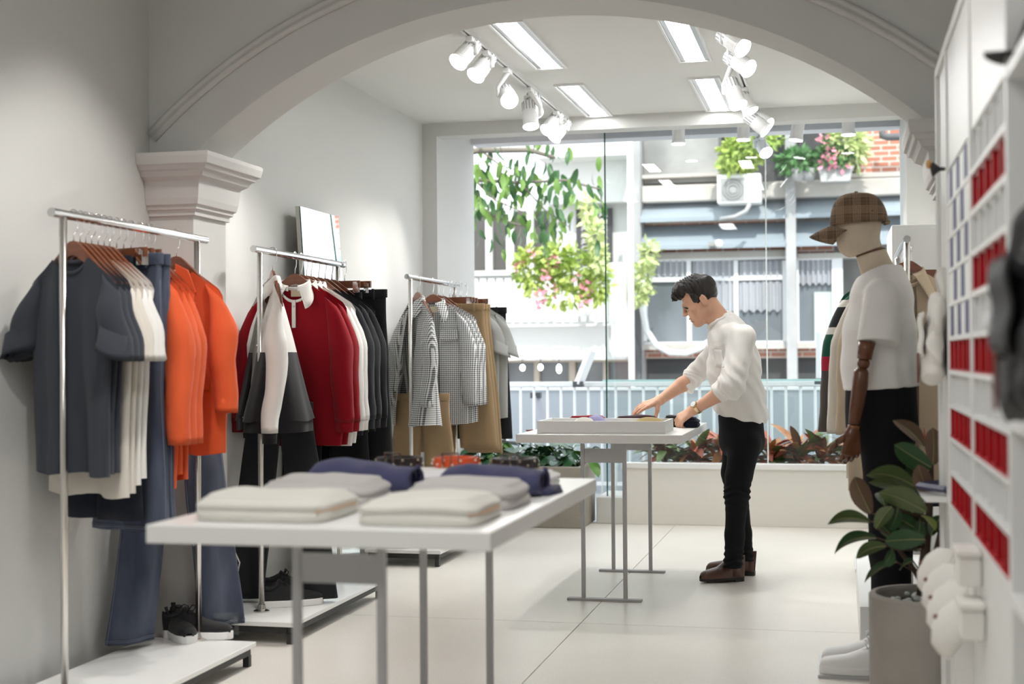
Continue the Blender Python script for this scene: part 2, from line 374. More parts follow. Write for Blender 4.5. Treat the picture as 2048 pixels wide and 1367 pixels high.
M().tube([PY(x, y, 19.6) for x, y in ((1284, 560), (1286, 620), (1293, 660), (1312, 690), (1340, 705), (1372, 706), (1400, 696), (1420, 682))], .045, 8).build('white_hose', wfr, t, world=True, smooth=True)
# white cable post in front of it
t = T('cable_post', 'tall slim white post with hanging white sheeting left of the grey building', 'post', PY(1250, 760, 18.5))
m = M(); rect(m, 1256, 200, 1266, 900, 18.5, .1); m.build('post', wfr, t, world=True)
a, b = PY(1217, 525, 18.7), PY(1256, 712, 18.7)
M().grid(lambda u, v: (a.x + (b.x - a.x) * u, 18.7 + .06 * math.sin(u * 26), a.z + (b.z - a.z) * v), 40, 4).build('sheeting', mat('white_sheet', '#f1f3f4', .8), t, world=True, smooth=True)
# air conditioner on the opposite facade
c = PY(1482, 377, 19.5)
t = T('air_conditioner', 'white outdoor air conditioner unit with round grille hung on the opposite facade', 'air conditioner', c)
m = M(); rect(m, 1434, 347, 1522, 406, 19.5, .32); m.build('casing', mat('ac_white', '#f2f1ee', .5), t, world=True, bevel=.02)
m = M(); rect(m, 1441, 356, 1489, 401, 19.5, .02, -.015); m.build('grille', mat('ac_grille', '#a9a9a8', .7), t, world=True)
cc = PY(1466, 378, 19.47); m = M()
for r in (.06, .1, .14): m.tube([cc + Vector((r * math.cos(a), 0, r * math.sin(a))) for a in [2 * PI * i / 24 for i in range(25)]], .006, 5)
m.build('fan_guard', mat('ac_guard', '#8d8d8c', .6), t, world=True)
M().tube([PY(1500, 407, 19.4), PY(1492, 422, 19.4), PY(1470, 433, 19.4), PY(1440, 438, 19.4)], .03, 8).build('hose', pil_m, t, world=True, smooth=True)
for lbl, (x0, y0, x1, y1) in (('satellite dish like white fixture on the opposite ledge', (1430, 480, 1445, 495)),):
    c = PY((x0 + x1) / 2, (y0 + y1) / 2, 19.6); t = T('wall_lamp', 'round white wall lamp on a bracket above the opposite windows', 'lamp', c)
    M().ball(c, .06).build('globe', wfr, t, world=True, smooth=True)
    M().box(c.x - .14, c.x - .05, 19.55, 19.9, c.z - .03, c.z + .03).build('bracket', con, t, world=True)

# ---------------- the white building, left
whb = mat('white_render', '#e9e9e6', .9, var=(2, .15, '#dcdcd8')); winb = mat('brown_pane', '#5d5955', .3, spec=.5, var=(.8, .6))
Yw = 19.0
b0 = PY(1080, 760, Yw); t = T('building', 'white rendered house with long white balcony across the street', 'building', (b0.x, Yw, -4))
part('wall', whb, t, (760, 392, 1262, 1460), off=.5, d=.4)
part('upper_wall', whb, t, (1090, 322, 1262, 404), off=.1, d=.7)
part('roof_overhang', whb, t, (1085, 120, 1262, 322), off=-.5, d=1.3)
part('balcony_front', whb, t, (760, 556, 1262, 652), off=-.9, d=.15)
for i in range(28):
    xx = 800 + i * 16
    part('balcony_slat', whb, t, (xx, 562, xx + 12, 646), off=-.95, d=.06)
part('balcony_cap', whb, t, (760, 549, 1262, 558), off=-1.0, d=.3)
part('canopy', whb, t, (760, 655, 1262, 720), off=-.6, d=.5)
part('pane', winb, t, (900, 416, 962, 553), (972, 416, 1004, 553), (1016, 416, 1046, 553), (1056, 416, 1086, 553), off=.4, d=.08)
part('mullion', whb, t, (961, 412, 973, 556), (1003, 412, 1017, 556), (1045, 412, 1057, 556), off=.3, d=.2)
part('pane', dark, t, (1142, 411, 1215, 560), off=.42, d=.06)
g = M()
for gx in (1154, 1190):
    for gy in range(418, 555, 14):
        rect(g, gx, gy, gx + 16, gy + 2.5, Yw, .03, .33); rect(g, gx, gy + 5, gx + 16, gy + 7.5, Yw, .03, .33); rect(g, gx, gy, gx + 2, gy + 11, Yw, .03, .33); rect(g, gx + 14, gy, gx + 16, gy + 11, Yw, .03, .33)
tag(g.build('window_grille', mat('pale_grille', '#c3c2c0', .7), t, world=True), kind='stuff')
part('ground_window', mat('street_glass', '#8d8f90', .2, spec=.6, var=(1, .7, '#55565a')), t, (880, 722, 1262, 776), off=.1, d=.1)
part('window_post', mat('beige_post', '#cbbfb0', .8), t, (994, 722, 1012, 776), (1068, 722, 1078, 776), (1138, 722, 1150, 776), (1206, 722, 1216, 776), off=0, d=.12)
part('soffit', mat('beige_post'), t, (880, 718, 1262, 724), off=-.1, d=.3)
for i, (xx, yy, hh) in enumerate(((1045, 735, 7), (1081, 734, 7), (1118, 737, 10))):
    c = PY(xx, yy, 18.8); t = T('lantern', ('round glowing lamp under the white canopy, leftmost of three', 'round glowing lamp under the white canopy, middle of three', 'long oval glowing lamp under the white canopy, rightmost of three')[i], 'lamp', c)
    M().ball(c, (.035, .035, hh * .0062)).build('globe', mat('lamp_glow', '#f4fff4', .4, emit=6), t, world=True, smooth=True)
    M().tube([c + Vector((0, 0, .03)), Vector((c.x, c.y, PY(xx, 718, 18.8).z))], .006, 6).build('cord', dark, t, world=True)
S('road', M().box(-40, 40, 12.6, 60, -4.2, -4.0), mat('asphalt', '#8b8b8b', .9))
S('ground', M().box(-60, 60, -60, 90, -4.6, -4.3), mat('asphalt'))

# ---------------- planting
def leaf_mesh(name, L_, W, mat_, bend=.3, fold=.15, tip=1.0, n=7):
    m = M(); rows = []
    for j in range(n):
        v = j / (n - 1); wv = W * (math.sin(PI * min(1, v * .92 + .04)) ** .7) * (1 - .25 * v * tip) + .0004
        if j == n - 1: wv = .0006
        y = L_ * v; z = -bend * L_ * v * v
        rows.append([(-wv, y, z + fold * wv), (-wv * .5, y, z + fold * wv * .4), (0, y, z), (wv * .5, y, z + fold * wv * .4), (wv, y, z + fold * wv)])
    m.loft(rows, False, False)
    return m.mesh(name, mat_, True)
def grp(x): return x
lf_tree = [mat('tree_leaf', '#3f6637', .45, var=(3, .6, '#2a4a2e')), mat('tree_leaf_light', '#6a8c40', .5)]
lm = [leaf_mesh('leaf', .17, .04, lf_tree[0], .35), leaf_mesh('leaf', .15, .034, lf_tree[0], .5), leaf_mesh('leaf', .15, .036, lf_tree[1], .4)]
Yt = 14.5
tr = T('tree', 'overhanging street tree with drooping dark green leaves outside the open window', 'tree', (PY(800, 400, Yt).x, Yt, -4))
br = M(); bpts = []
def limb(pts, r):
    p = [PY(*q, Yt) for q in pts]; br.tube(p, [r * (1 - .7 * i / (len(p) - 1)) for i in range(len(p))], 6)
    for i in range(len(p) - 1):
        for s in range(10): bpts.append(p[i].lerp(p[i + 1], s / 10))
limb([(700, 700), (760, 380), (860, 320), (960, 300), (1060, 300), (1110, 315)], .06)
limb([(860, 320), (950, 360), (1040, 365), (1130, 360), (1200, 378)], .03)
limb([(860, 320), (940, 400), (1000, 440), (1050, 452)], .03)
limb([(950, 360), (990, 400), (1060, 430)], .015); limb([(1040, 365), (1090, 420), (1140, 455)], .012); limb([(960, 300), (1000, 330), (1050, 345)], .015)
limb([(690, 1720), (700, 800), (760, 380)], .1)
br.build('branch', mat('bark', '#7d776c', .9), tr, world=True, smooth=True)
rr = random.Random(3); cnt = 0
while cnt < 290:
    p = rr.choice(bpts)
    q = p + Vector((rr.gauss(0, .13), rr.gauss(0, .35), rr.gauss(-.08, .14)))
    z = q - CP; px = 1024 + F_PX * z.dot(RT) / z.dot(FW); py = 683.5 - F_PX * z.dot(UP) / z.dot(FW)
    if px < 915 or px > 1222 or py > 500: continue
    inst(rr.choice(lm) if rr.random() < .85 else lm[2], 'leaf', tr, q - tr.location, (rr.uniform(-1.9, -.7), rr.uniform(-.5, .5), rr.uniform(0, 6.28)), rr.uniform(.7, 1.15)); cnt += 1
def bush(m, c, rad, n, L_, W, rs, droop=.4):
    for i in range(n):
        d = Vector((rs.gauss(0, 1), rs.gauss(0, 1), rs.gauss(.2, 1))).normalized(); rr_ = rs.uniform(.25, 1) ** .6
        p = Vector(c) + Vector((d.x * rad[0], d.y * rad[1], d.z * rad[2])) * rr_
        a = (d + Vector((rs.gauss(0, .6), rs.gauss(0, .6), rs.gauss(-droop, .5)))).normalized(); b = a.cross(Vector((rs.gauss(0, 1), rs.gauss(0, 1), 1))).normalized() * W * rs.uniform(.6, 1.2)
        l = a * L_ * rs.uniform(.6, 1.2); m.add([p, p + l * .5 + b, p + l, p + l * .5 - b], [(0, 1, 2, 3)])
fol = [mat('foliage_yellow_green', '#b9c968', .6, var=(3, .8, '#8fae55')), mat('foliage_green', '#6f9a58', .6, var=(3, .8, '#4a7544')), mat('pink_flower', '#ec9cae', .6), mat('foliage_pale', '#cdd89a', .6), mat('potted_green', '#5d8c50', .6, var=(4, .7, '#3c6a3c'))]
def shrub(name, lbl, cat, Y, blobs, mt, flowers=None, seed=1, L_=.13, W=.035):
    rs = random.Random(seed); c0 = PY(*blobs[0][:2], Y); t = T(name, lbl, cat, c0); m = M(); fm = M()
    for x, y, rx, ry, n in blobs:
        c = PY(x, y, Y); s_ = Y / F_PX; bush(m, c, (rx * s_, .25, ry * s_), n, L_, W, rs)
        if flowers:
            for k in range(flowers):
                q = c + Vector((rs.uniform(-rx, rx) * s_, -.2, rs.uniform(-ry, ry) * s_)); bush(fm, q, (.07, .07, .07), 10, .09, .04, rs)
    o = m.build('foliage', mt, t, world=True); o['kind'] = 'stuff'
    if flowers: o = fm.build('blossom', fol[2], t, world=True); o['kind'] = 'stuff'
    return t
shrub('bougainvillea', 'pale yellow green bougainvillea with pink flowers spilling over the white balcony', 'shrub', 17.9, [(1060, 540, 32, 50, 320), (1110, 520, 40, 35, 160), (1150, 540, 60, 50, 380), (1195, 560, 25, 50, 250), (1130, 590, 60, 25, 120)], fol[0], 2, 4)
shrub('hanging_vine', 'light green vine trailing down past the grille window', 'vine', 17.5, [(1178, 420, 9, 30, 90), (1190, 470, 10, 35, 100), (1200, 520, 10, 30, 90)], fol[3], None, 5)
shrub('ivy', 'yellow green creeper climbing the dark post of the grey building', 'vine', 18.9, [(1298, 510, 14, 28, 110), (1285, 560, 18, 40, 150), (1275, 590, 14, 18, 120)], fol[3], None, 6)
shrub('potted_shrub', 'yellow green shrub growing above the outdoor air conditioner', 'shrub', 19.6, [(1480, 310, 44, 26, 380), (1470, 335, 32, 10, 140), (1505, 282, 55, 14, 260)], fol[0], None, 7)
shrub('potted_shrub', 'round bright green shrub in the small pot on the opposite ledge', 'shrub', 19.5, [(1590, 322, 32, 20, 330)], fol[4], None, 8)
shrub('potted_shrub', 'shrub with pink flowers in the grey trough on the opposite ledge', 'shrub', 19.5, [(1665, 320, 34, 24, 300), (1655, 300, 20, 18, 80)], fol[4], 3, 9)
shrub('potted_tree', 'pale variegated weeping tree standing on the opposite ledge by the brick wall', 'tree', 19.55, [(1690, 285, 34, 40, 300), (1712, 300, 14, 30, 90)], fol[3], None, 10, .22, .03)
pot_m = mat('stone_trough', '#c5c4c2', .8, var=(8, .5))
c = PY(1671, 350, 19.5); t = T('flower_trough', 'long grey flower trough on the opposite ledge', 'planter', c)
M().loft([[(c.x + sx * w_, 19.5 + sy * .14, c.z + z) for sx, sy in ((-1, -1), (1, -1), (1, 1), (-1, 1))] for w_, z in ((.19, -.1), (.22, .06), (.24, .07), (.24, .1))]).build('trough', pot_m, t, world=True)
for i, xx in enumerate((1597, 1618)):
    c = PY(xx, 349, 19.5); t = T('flower_pot', ('small round grey flower pot on the opposite ledge beside the pillar', 'small grey flower pot between the round pot and the trough')[i], 'pot', c)
    M().lathe([(.06, -.09), (.1, 0), (.1, .08), (.085, .08)], 16, c).build('pot', pot_m if i == 0 else pil_m, t, world=True, smooth=True)
# ================================================================ lights on the ceiling
lamp_white = mat('lamp_white', '#ededec', .4); vent_m = mat('lamp_vent', '#a9abad', .5); glow = mat('lamp_face', '#ffffff', .4, emit=9); panel_glow = mat('panel_diffuser', '#ffffff', .5, emit=15)
refl = mat('light_trough', '#c9ccce', .3, metal=.6)
def ceiling_light(lbl, xc, y0, y1):
    t = T('ceiling_light', lbl, 'ceiling light', (xc, (y0 + y1) / 2, ZC), group='recessed ceiling panel lights')
    w, l, d_ = .09, (y1 - y0) / 2, .03
    f = M()
    for x0, x1, a, b in ((-w, -w + .012, -l, l), (w - .012, w, -l, l), (-w + .012, w - .012, -l, -l + .012), (-w + .012, w - .012, l - .012, l)): f.box(x0, x1, a, b, -.014, -.001)
    f.build('frame', lamp_white, t)
    M().add([(-w + .012, -l + .012, -.004), (-.052, -l + .012, -.009), (-.052, l - .012, -.009), (-w + .012, l - .012, -.004)], [(0, 1, 2, 3)]).build('reflector', refl, t)
    M().add([(w - .012, -l + .012, -.004), (.052, -l + .012, -.009), (.052, l - .012, -.009), (w - .012, l - .012, -.004)], [(0, 1, 2, 3)]).build('reflector', refl, t)
    M().box(-.052, .052, -l + .03, l - .012, -.009, -.006).build('diffuser', panel_glow, t)
ceiling_light('long recessed ceiling light at the arch, left of the two', -1.535, 6.46, 7.58)
ceiling_light('long recessed ceiling light at the arch, right of the two', -.745, 6.5, 7.6)
ceiling_light('recessed ceiling light close to the window beam, left of the two', -1.535, 8.07, 9.17)
ceiling_light('recessed ceiling light close to the window beam, right of the two', -.745, 8.07, 9.17)
trk = mat('track_slot', '#3b3b3c', .5)
tracks = []
for lbl, x, y0, y1 in (('white lighting track with a dark slot, left one on the ceiling', -1.757, 6.3, 9.16), ('white lighting track, right one on the ceiling', -.53, 6.3, 9.16)):
    t = T('lighting_track', lbl, 'lighting track', (x, y0, ZC)); L_ = y1 - y0
    m = M().box(-.018, -.006, 0, L_, -.022, 0).box(.006, .018, 0, L_, -.022, 0).box(-.006, .006, 0, L_, -.008, 0); m.build('rail', lamp_white, t)
    M().box(-.006, .006, .005, L_ - .005, -.010, -.0081).build('slot', trk, t)
heads = [((917, 121), (945, 84)), ((952, 148), (976, 111)), ((1019, 204), (1012, 179)), ((1070, 216), (1067, 186)), ((1061, 243), (1059, 219)), ((1094, 251), (1115, 221)), ((1108, 276), (1131, 245)),
         ((1477, 94), (1456, 72)), ((1490, 136), (1469, 115)), ((1497, 186), (1484, 158)), ((1473, 205), (1464, 172)), ((1529, 214), (1519, 188)), ((1530, 240), (1511, 224)), ((1527, 257), (1504, 237))]
hl = ['nearest the arch on the left track, aimed at the wall', 'second from the arch on the left track, aimed at the wall', 'third on the left track, turned to the room', 'fourth on the left track, facing the room beside a long bracket',
      'fifth on the left track, hanging straight down lowest of its cluster', 'sixth on the left track, tilted to the left wall', 'last on the left track, in front of the window beam',
      'nearest the arch on the right track, tilted to the right', 'second from the arch on the right track, tilted to the right', 'third on the right track, tilted down with dark cooling fins showing', 'fourth on the right track, leftmost and hanging straight down', 'fifth on the right track, its round face turned to the room', 'sixth on the right track, just above the last one', 'last on the right track, in front of the window beam']
LAMPS = []
for i, (f, b) in enumerate(heads):
    xt = -1.757 if i < 7 else -.53
    xo = xt + (-.03 if i in (0, 1, 5, 6) else .05 if i in (7, 8, 12, 13) else 0)
    c = PX((f[0] + b[0]) / 2, (f[1] + b[1]) / 2, xo); s = F_PX / (c - CP).dot(FW); L_ = .135
    q_ = (.5, .5, .85, .65, .3, .5, .35, .62, .62, .28, .4, .68, .5, .25)[i]
    dx, dz = f[0] - b[0], b[1] - f[1]; k = math.hypot(dx, dz) / math.sqrt(1 - q_ * q_)
    d = RT * (dx / k) + UP * (dz / k) - FW * q_
    top = Vector((xt, c.y, ZC - .022))
    if c.z > 2.70: c.z = 2.70
    t = T('track_spotlight', 'white track spotlight ' + hl[i], 'spotlight', c, group='track spotlights')
    q = d.to_track_quat('Z', 'Y').to_matrix().to_4x4()
    M().lathe([(.030, -.09), (.040, -.085), (.043, -.02), (.046, .0), (.046, .055), (.050, .062), (.050, .07)], 24).xf(q).build('head', lamp_white, t, smooth=False)
    v = M()
    for a in range(14):
        an = 2 * PI * a / 14; v.obox((.0405 * math.cos(an), .0405 * math.sin(an), -.055), (.006, .006, .055), Matrix.Rotation(an, 3, 'Z'))
    v.xf(q); v.build('cooling_fins', vent_m, t)
    M().lathe([(.0001, .0705), (.046, .0705), (.046, .074), (.0001, .076)], 24).xf(q).build('lamp_face', glow, t)
    rel = top - c
    side = Vector((.055 if d.x < 0 else -.055, 0, 0)) if abs(d.x) > .2 else Vector((.058, .01, 0))
    M().tube([rel, Vector((rel.x, rel.y, rel.z - .02)), Vector((side.x, 0, min(rel.z - .03, .05))), side, side * .8], [.016, .016, .012, .012, .012], 8).build('bracket', lamp_white, t, smooth=True)
    M().box(rel.x - .017, rel.x + .017, -.05, .05, rel.z - .025, rel.z - .001).build('adapter', lamp_white, t, bevel=.003)
    o = lamp('track_lamp', 'SPOT', tuple(d * .085), 42, color=(1, .97, .93), spot_size=math.radians(62), spot_blend=.6, shadow_soft_size=.04)
    o.rotation_euler = d.to_track_quat('-Z', 'Y').to_euler(); o.parent = t
for lbl, x, yb, tl in (('leftmost', 1357, 290, 0), ('second from the left', 1487, 282, 0), ('third from the left, slightly tilted', 1598, 283, 9), ('rightmost', 1697, 272, 0)):
    c = PY(x, yb, 9.65); t = T('downlight', 'white cylinder downlight under the window beam, ' + lbl + ' of four', 'downlight', (c.x, 9.65, 2.9), group='downlights along the window')
    h = 2.9 - c.z; q = Matrix.Translation((0, 0, -h + .14)) @ Matrix.Rotation(math.radians(tl), 4, 'Y')
    M().lathe([(.043, .0), (.043, -.11), (.047, -.112), (.047, -.13)], 24).xf(q).build('body', lamp_white, t)
    M().lathe([(.0001, -.1305), (.0445, -.1305), (.0445, -.136), (.0001, -.138)], 24).xf(q).build('lamp_face', glow, t)
    M().tube([(0, 0, 0), (0, 0, -h + .14)], .012, 8).build('stem', lamp_white, t)
    o = lamp('down_lamp', 'SPOT', (0, 0, -h - .01), 12, color=(1, .97, .93), spot_size=math.radians(80), spot_blend=.7, shadow_soft_size=.04); o.parent = t
# wall air conditioner beyond the right capital and pale cabinet in the far right corner
t = T('air_conditioner', 'white wall air conditioner high on the right wall behind the arch', 'air conditioner', (.62, 7.2, 2.3))
pf = [(0, .14), (-.12, .15), (-.2, .13), (-.245, .06), (-.25, -.02), (-.22, -.09), (-.14, -.14), (0, -.14)]
M().prism(pf, lambda a, b: (a, -.42, b), lambda a, b: (a, .42, b)).build('casing', lamp_white, t, bevel=.008)
M().prism([(-.232, -.075), (-.243, -.04), (-.247, -.04), (-.236, -.078)], lambda a, b: (a, -.38, b), lambda a, b: (a, .38, b)).build('louvre', mat('dark_louvre', '#5a4a40', .6), t)
M().box(-.2, -.14, -.424, -.42, -.03, .07).build('end_grille', mat('dark_louvre'), t)
t = T('cabinet', 'tall pale grey cabinet in the far right corner behind the coat rack', 'cabinet', (.45, 8.6, 0))
M().box(-.16, .165, -.4, .4, .06, 1.93).build('body', mat('pale_board', '#dcdcda', .5), t, bevel=.004)
M().box(-.14, .15, -.41, -.4, .1, 1.91).build('door', mat('pale_board'), t, bevel=.002)
M().box(-.15, .16, -.38, .38, 0, .06).build('plinth', mat('track_slot'), t)
# ================================================================ clothes racks and what hangs on them
steel = mat('brushed_steel', '#d2cfcb', .22, metal=1.0); chrome = mat('chrome', '#e0e0e0', .12, metal=1.0); black_m = mat('black_frame', '#2c2b2b', .5)
wood = mat('hanger_wood', '#7d4528', .35, spec=.5, var=(9, .6, '#5a2f1b', (1, 6, 6)), coat=.3)
RZ = 1.68
def rack(lbl, x, ynear, x0, x1, L_=.985):
    t = T('clothes_rack', lbl, 'clothes rack', (x, ynear + L_ / 2, 0)); h = L_ / 2
    M().tube([(0, -h - .07, RZ), (0, h + .08, RZ)], .0155, 20).build('bar', chrome, t, smooth=False)
    for s in (-1, 1):
        M().tube([(0, s * h, .09), (0, s * h, RZ - .012)], .0125, 16).build('pole', steel, t, smooth=True)
        M().lathe([(.036, .094), (.036, .1), (.02, .106), (.016, .125), (.013, .127)], 20, (0, s * h, 0)).build('flange', steel, t)
    a, b = x0 - x, x1 - x
    M().box(a, b, -h - .22, h + .01, .074, .094).build('platform', white_m, t, bevel=.003)
    for q in ((a + .015, a + .04, -h - .2, h - .01), (b - .04, b - .015, -h - .2, h - .01)): M().box(*q, .045, .073).build('frame_rail', black_m, t)
    for q in ((a + .04, b - .04, -h - .205, -h - .18), (a + .04, b - .04, h - .03, h - .005)): M().box(*q, .045, .073).build('frame_rail', black_m, t)
    for qx in (a + .015, b - .04):
        for qy in (-h - .205, h - .03): M().box(qx, qx + .025, qy, qy + .025, 0, .0449).build('foot', black_m, t)
    return t
RX = -2.48
rack('steel clothes rack on a white platform, nearest left, with grey tees and orange jackets', RX, 4.15, -2.70, -2.24)
rack('steel clothes rack on a white platform, middle left, with red rugby shirts', RX, 5.755, -2.70, -2.24)
rack('steel clothes rack on a white platform, far left, hung with gingham shirts', RX, 7.975, -2.70, -2.24)
R4 = PZ(1814, 478, RZ); R4X, R4Y = R4.x, R4.y
t = T('clothes_rack', 'steel clothes rack on a white plinth behind the mannequin, hung with the trench coat', 'clothes rack', (R4X, R4Y + .5, 0))
M().tube([(0, -.5, RZ), (0, .6, RZ)], .0155, 20).build('bar', chrome, t)
for s in (-.47, .52):
    M().tube([(0, s, .19), (0, s, RZ - .012)], .0125, 16).build('pole', steel, t, smooth=True)
    M().lathe([(.036, .186), (.036, .192), (.02, .198), (.013, .22)], 20, (0, s, 0)).build('flange', steel, t)
M().box(.068 - R4X, .60 - R4X, -.72, .75, .0, .185).build('plinth', white_m, t, bevel=.004)
t = T('display_platform', 'low white display platform on black feet beyond the plinth on the right', 'platform', (.3, 7.78, 0))
M().box(-.235, .3, -.3, .3, .074, .094).build('top_panel', white_m, t, bevel=.003)
for qx in (-.22, .26):
    for qy in (-.28, .24): M().box(qx, qx + .04, qy, qy + .04, 0, .073).build('foot', black_m, t)
for qy in (-.28, .255): M().box(-.18, .26, qy, qy + .025, .045, .073).build('frame_rail', black_m, t)

def hook_mesh():
    m = M(); pts = [(0.0, .02 * math.cos(a), .003 + .0185 * math.sin(a)) for a in [PI * (-.15 + 1.3 * i / 12) for i in range(13)]]
    pts = [(0, -y, z) for _, y, z in pts]
    return m.tube([(0, p[1] * .95, p[2]) for p in pts] + [(0, .02, -.03), (0, .012, -.05), (0, 0, -.058), (0, 0, -.085)], .0022, 6).mesh('hook', chrome, True)
HOOK = hook_mesh()
def hanger_mesh():
    m = M(); rg = []
    for i in range(25):
        x = -.205 + .41 * i / 24; a = abs(x) / .205
        zc = -.106 - .142 * max(0, a - .06) ** 1.05; hh = (.024 if a < .15 else .024 - .012 * min(1, (a - .15) / .5)); ty = .0065 + .003 * a
        rg.append([(x, -ty, zc - hh), (x, ty, zc - hh), (x, ty * .8, zc + hh), (x, -ty * .8, zc + hh)])
    return m.loft(rg).mesh('shoulder', wood, False)
HANG = hanger_mesh()
CLIPBAR = M().obox((0, 0, -.105), (.30, .013, .034)).mesh('bar', wood)
CLIP = M().obox((0, 0, -.125), (.028, .03, .05)).obox((0, -.018, -.105), (.02, .012, .02)).mesh('clip', chrome)
HN = [0]
def hanger(lbl, x, y, phi, clip=False, hw=.14):
    t = T('clip_hanger' if clip else 'clothes_hanger', lbl, 'hanger', (x, y, RZ), phi)
    inst(HOOK, 'hook', t, (0, 0, 0))
    if clip:
        inst(CLIPBAR, 'bar', t, (0, 0, 0))
        for s in (-1, 1): inst(CLIP, 'clip', t, (s * hw * .93, 0, 0))
    else: inst(HANG, 'shoulder', t, (0, 0, 0))
    return t

def fab(name, col, **k): return mat(name, col, .92, spec=.15, fabric=k.pop('fabric', .08), bump=k.pop('bump', (350, .25)), **k)
F_GREY = fab('slate_jersey', '#3d4048'); F_CREAM = fab('cream_jersey', '#dcd6cc'); F_WHITE = fab('white_jersey', '#eceae6'); F_ORANGE = fab('orange_twill', '#e4633a'); F_RED = fab('red_fleece', '#8e1220')
F_BLACK = fab('black_cloth', '#1f1f21', fabric=.12); F_BLACK2 = fab('charcoal_cloth', '#2b2c2f', fabric=.12); F_KHAKI = fab('khaki_twill', '#9c8465'); F_LGREY = fab('grey_marl', '#a9aba8'); F_BEIGE = fab('beige_gabardine', '#c3b29b'); F_DGREY = fab('brown_grey_wool', '#57504c')
F_DENIM = fab('denim', '#3a4152', var=(6, .8, '#6a7183', (1, 1, .3)), bump=(500, .5)); F_DDENIM = fab('dark_denim', '#20232c', var=(9, .5, '#2d313d')); F_STITCH = fab('denim_stitch', '#7d8498'); F_TAN = fab('label_cotton', '#d8cdb2')
def ging(N, L, co):
    sx = N.new('ShaderNodeSeparateXYZ'); L.new(co, sx.inputs[0]); P = 1 / .0125
    a = mth(N, L, 'GREATER_THAN', mth(N, L, 'FRACT', mth(N, L, 'ADD', mth(N, L, 'MULTIPLY', sx.outputs[0], P), 100)), .5)
    b = mth(N, L, 'GREATER_THAN', mth(N, L, 'FRACT', mth(N, L, 'ADD', mth(N, L, 'MULTIPLY', sx.outputs[2], P), 100)), .5)
    return rgbmix(N, L, mth(N, L, 'MULTIPLY', mth(N, L, 'ADD', a, b), .5), '#e6e6e4', '#303338')
F_GING = node_mat('gingham', .9, ging, fabric=.2, spec=.15)
def blkwhite(N, L, co):
    sx = N.new('ShaderNodeSeparateXYZ'); L.new(co, sx.inputs[0])
    return rgbmix(N, L, mth(N, L, 'GREATER_THAN', sx.outputs[2], -.45), '#1c1c1e', '#ebe9e5')
F_VARS = node_mat('black_white_panel', .9, blkwhite, fabric=.2, spec=.15)
def stripecol(N, L, co):
    sx = N.new('ShaderNodeSeparateXYZ'); L.new(co, sx.inputs[0]); r = N.new('ShaderNodeValToRGB'); r.color_ramp.interpolation = 'CONSTANT'
    e = r.color_ramp.elements; e[0].position = 0; e[0].color = lin('#57504c') + [1]; e[1].position = .30; e[1].color = lin('#b3203c') + [1]
    for p, c in ((.36, '#1c5a46'), (.46, '#e8e6e0'), (.49, '#1f2426'), (.58, '#e8e6e0'), (.61, '#1c5a46'), (.75, '#1f2426')): q = e.new(p); q.color = lin(c) + [1]
    L.new(mth(N, L, 'ADD', sx.outputs[2], .85), r.inputs[0]); return r.outputs[0]
F_STRIPE = node_mat('striped_wool', .9, stripecol, fabric=.2)

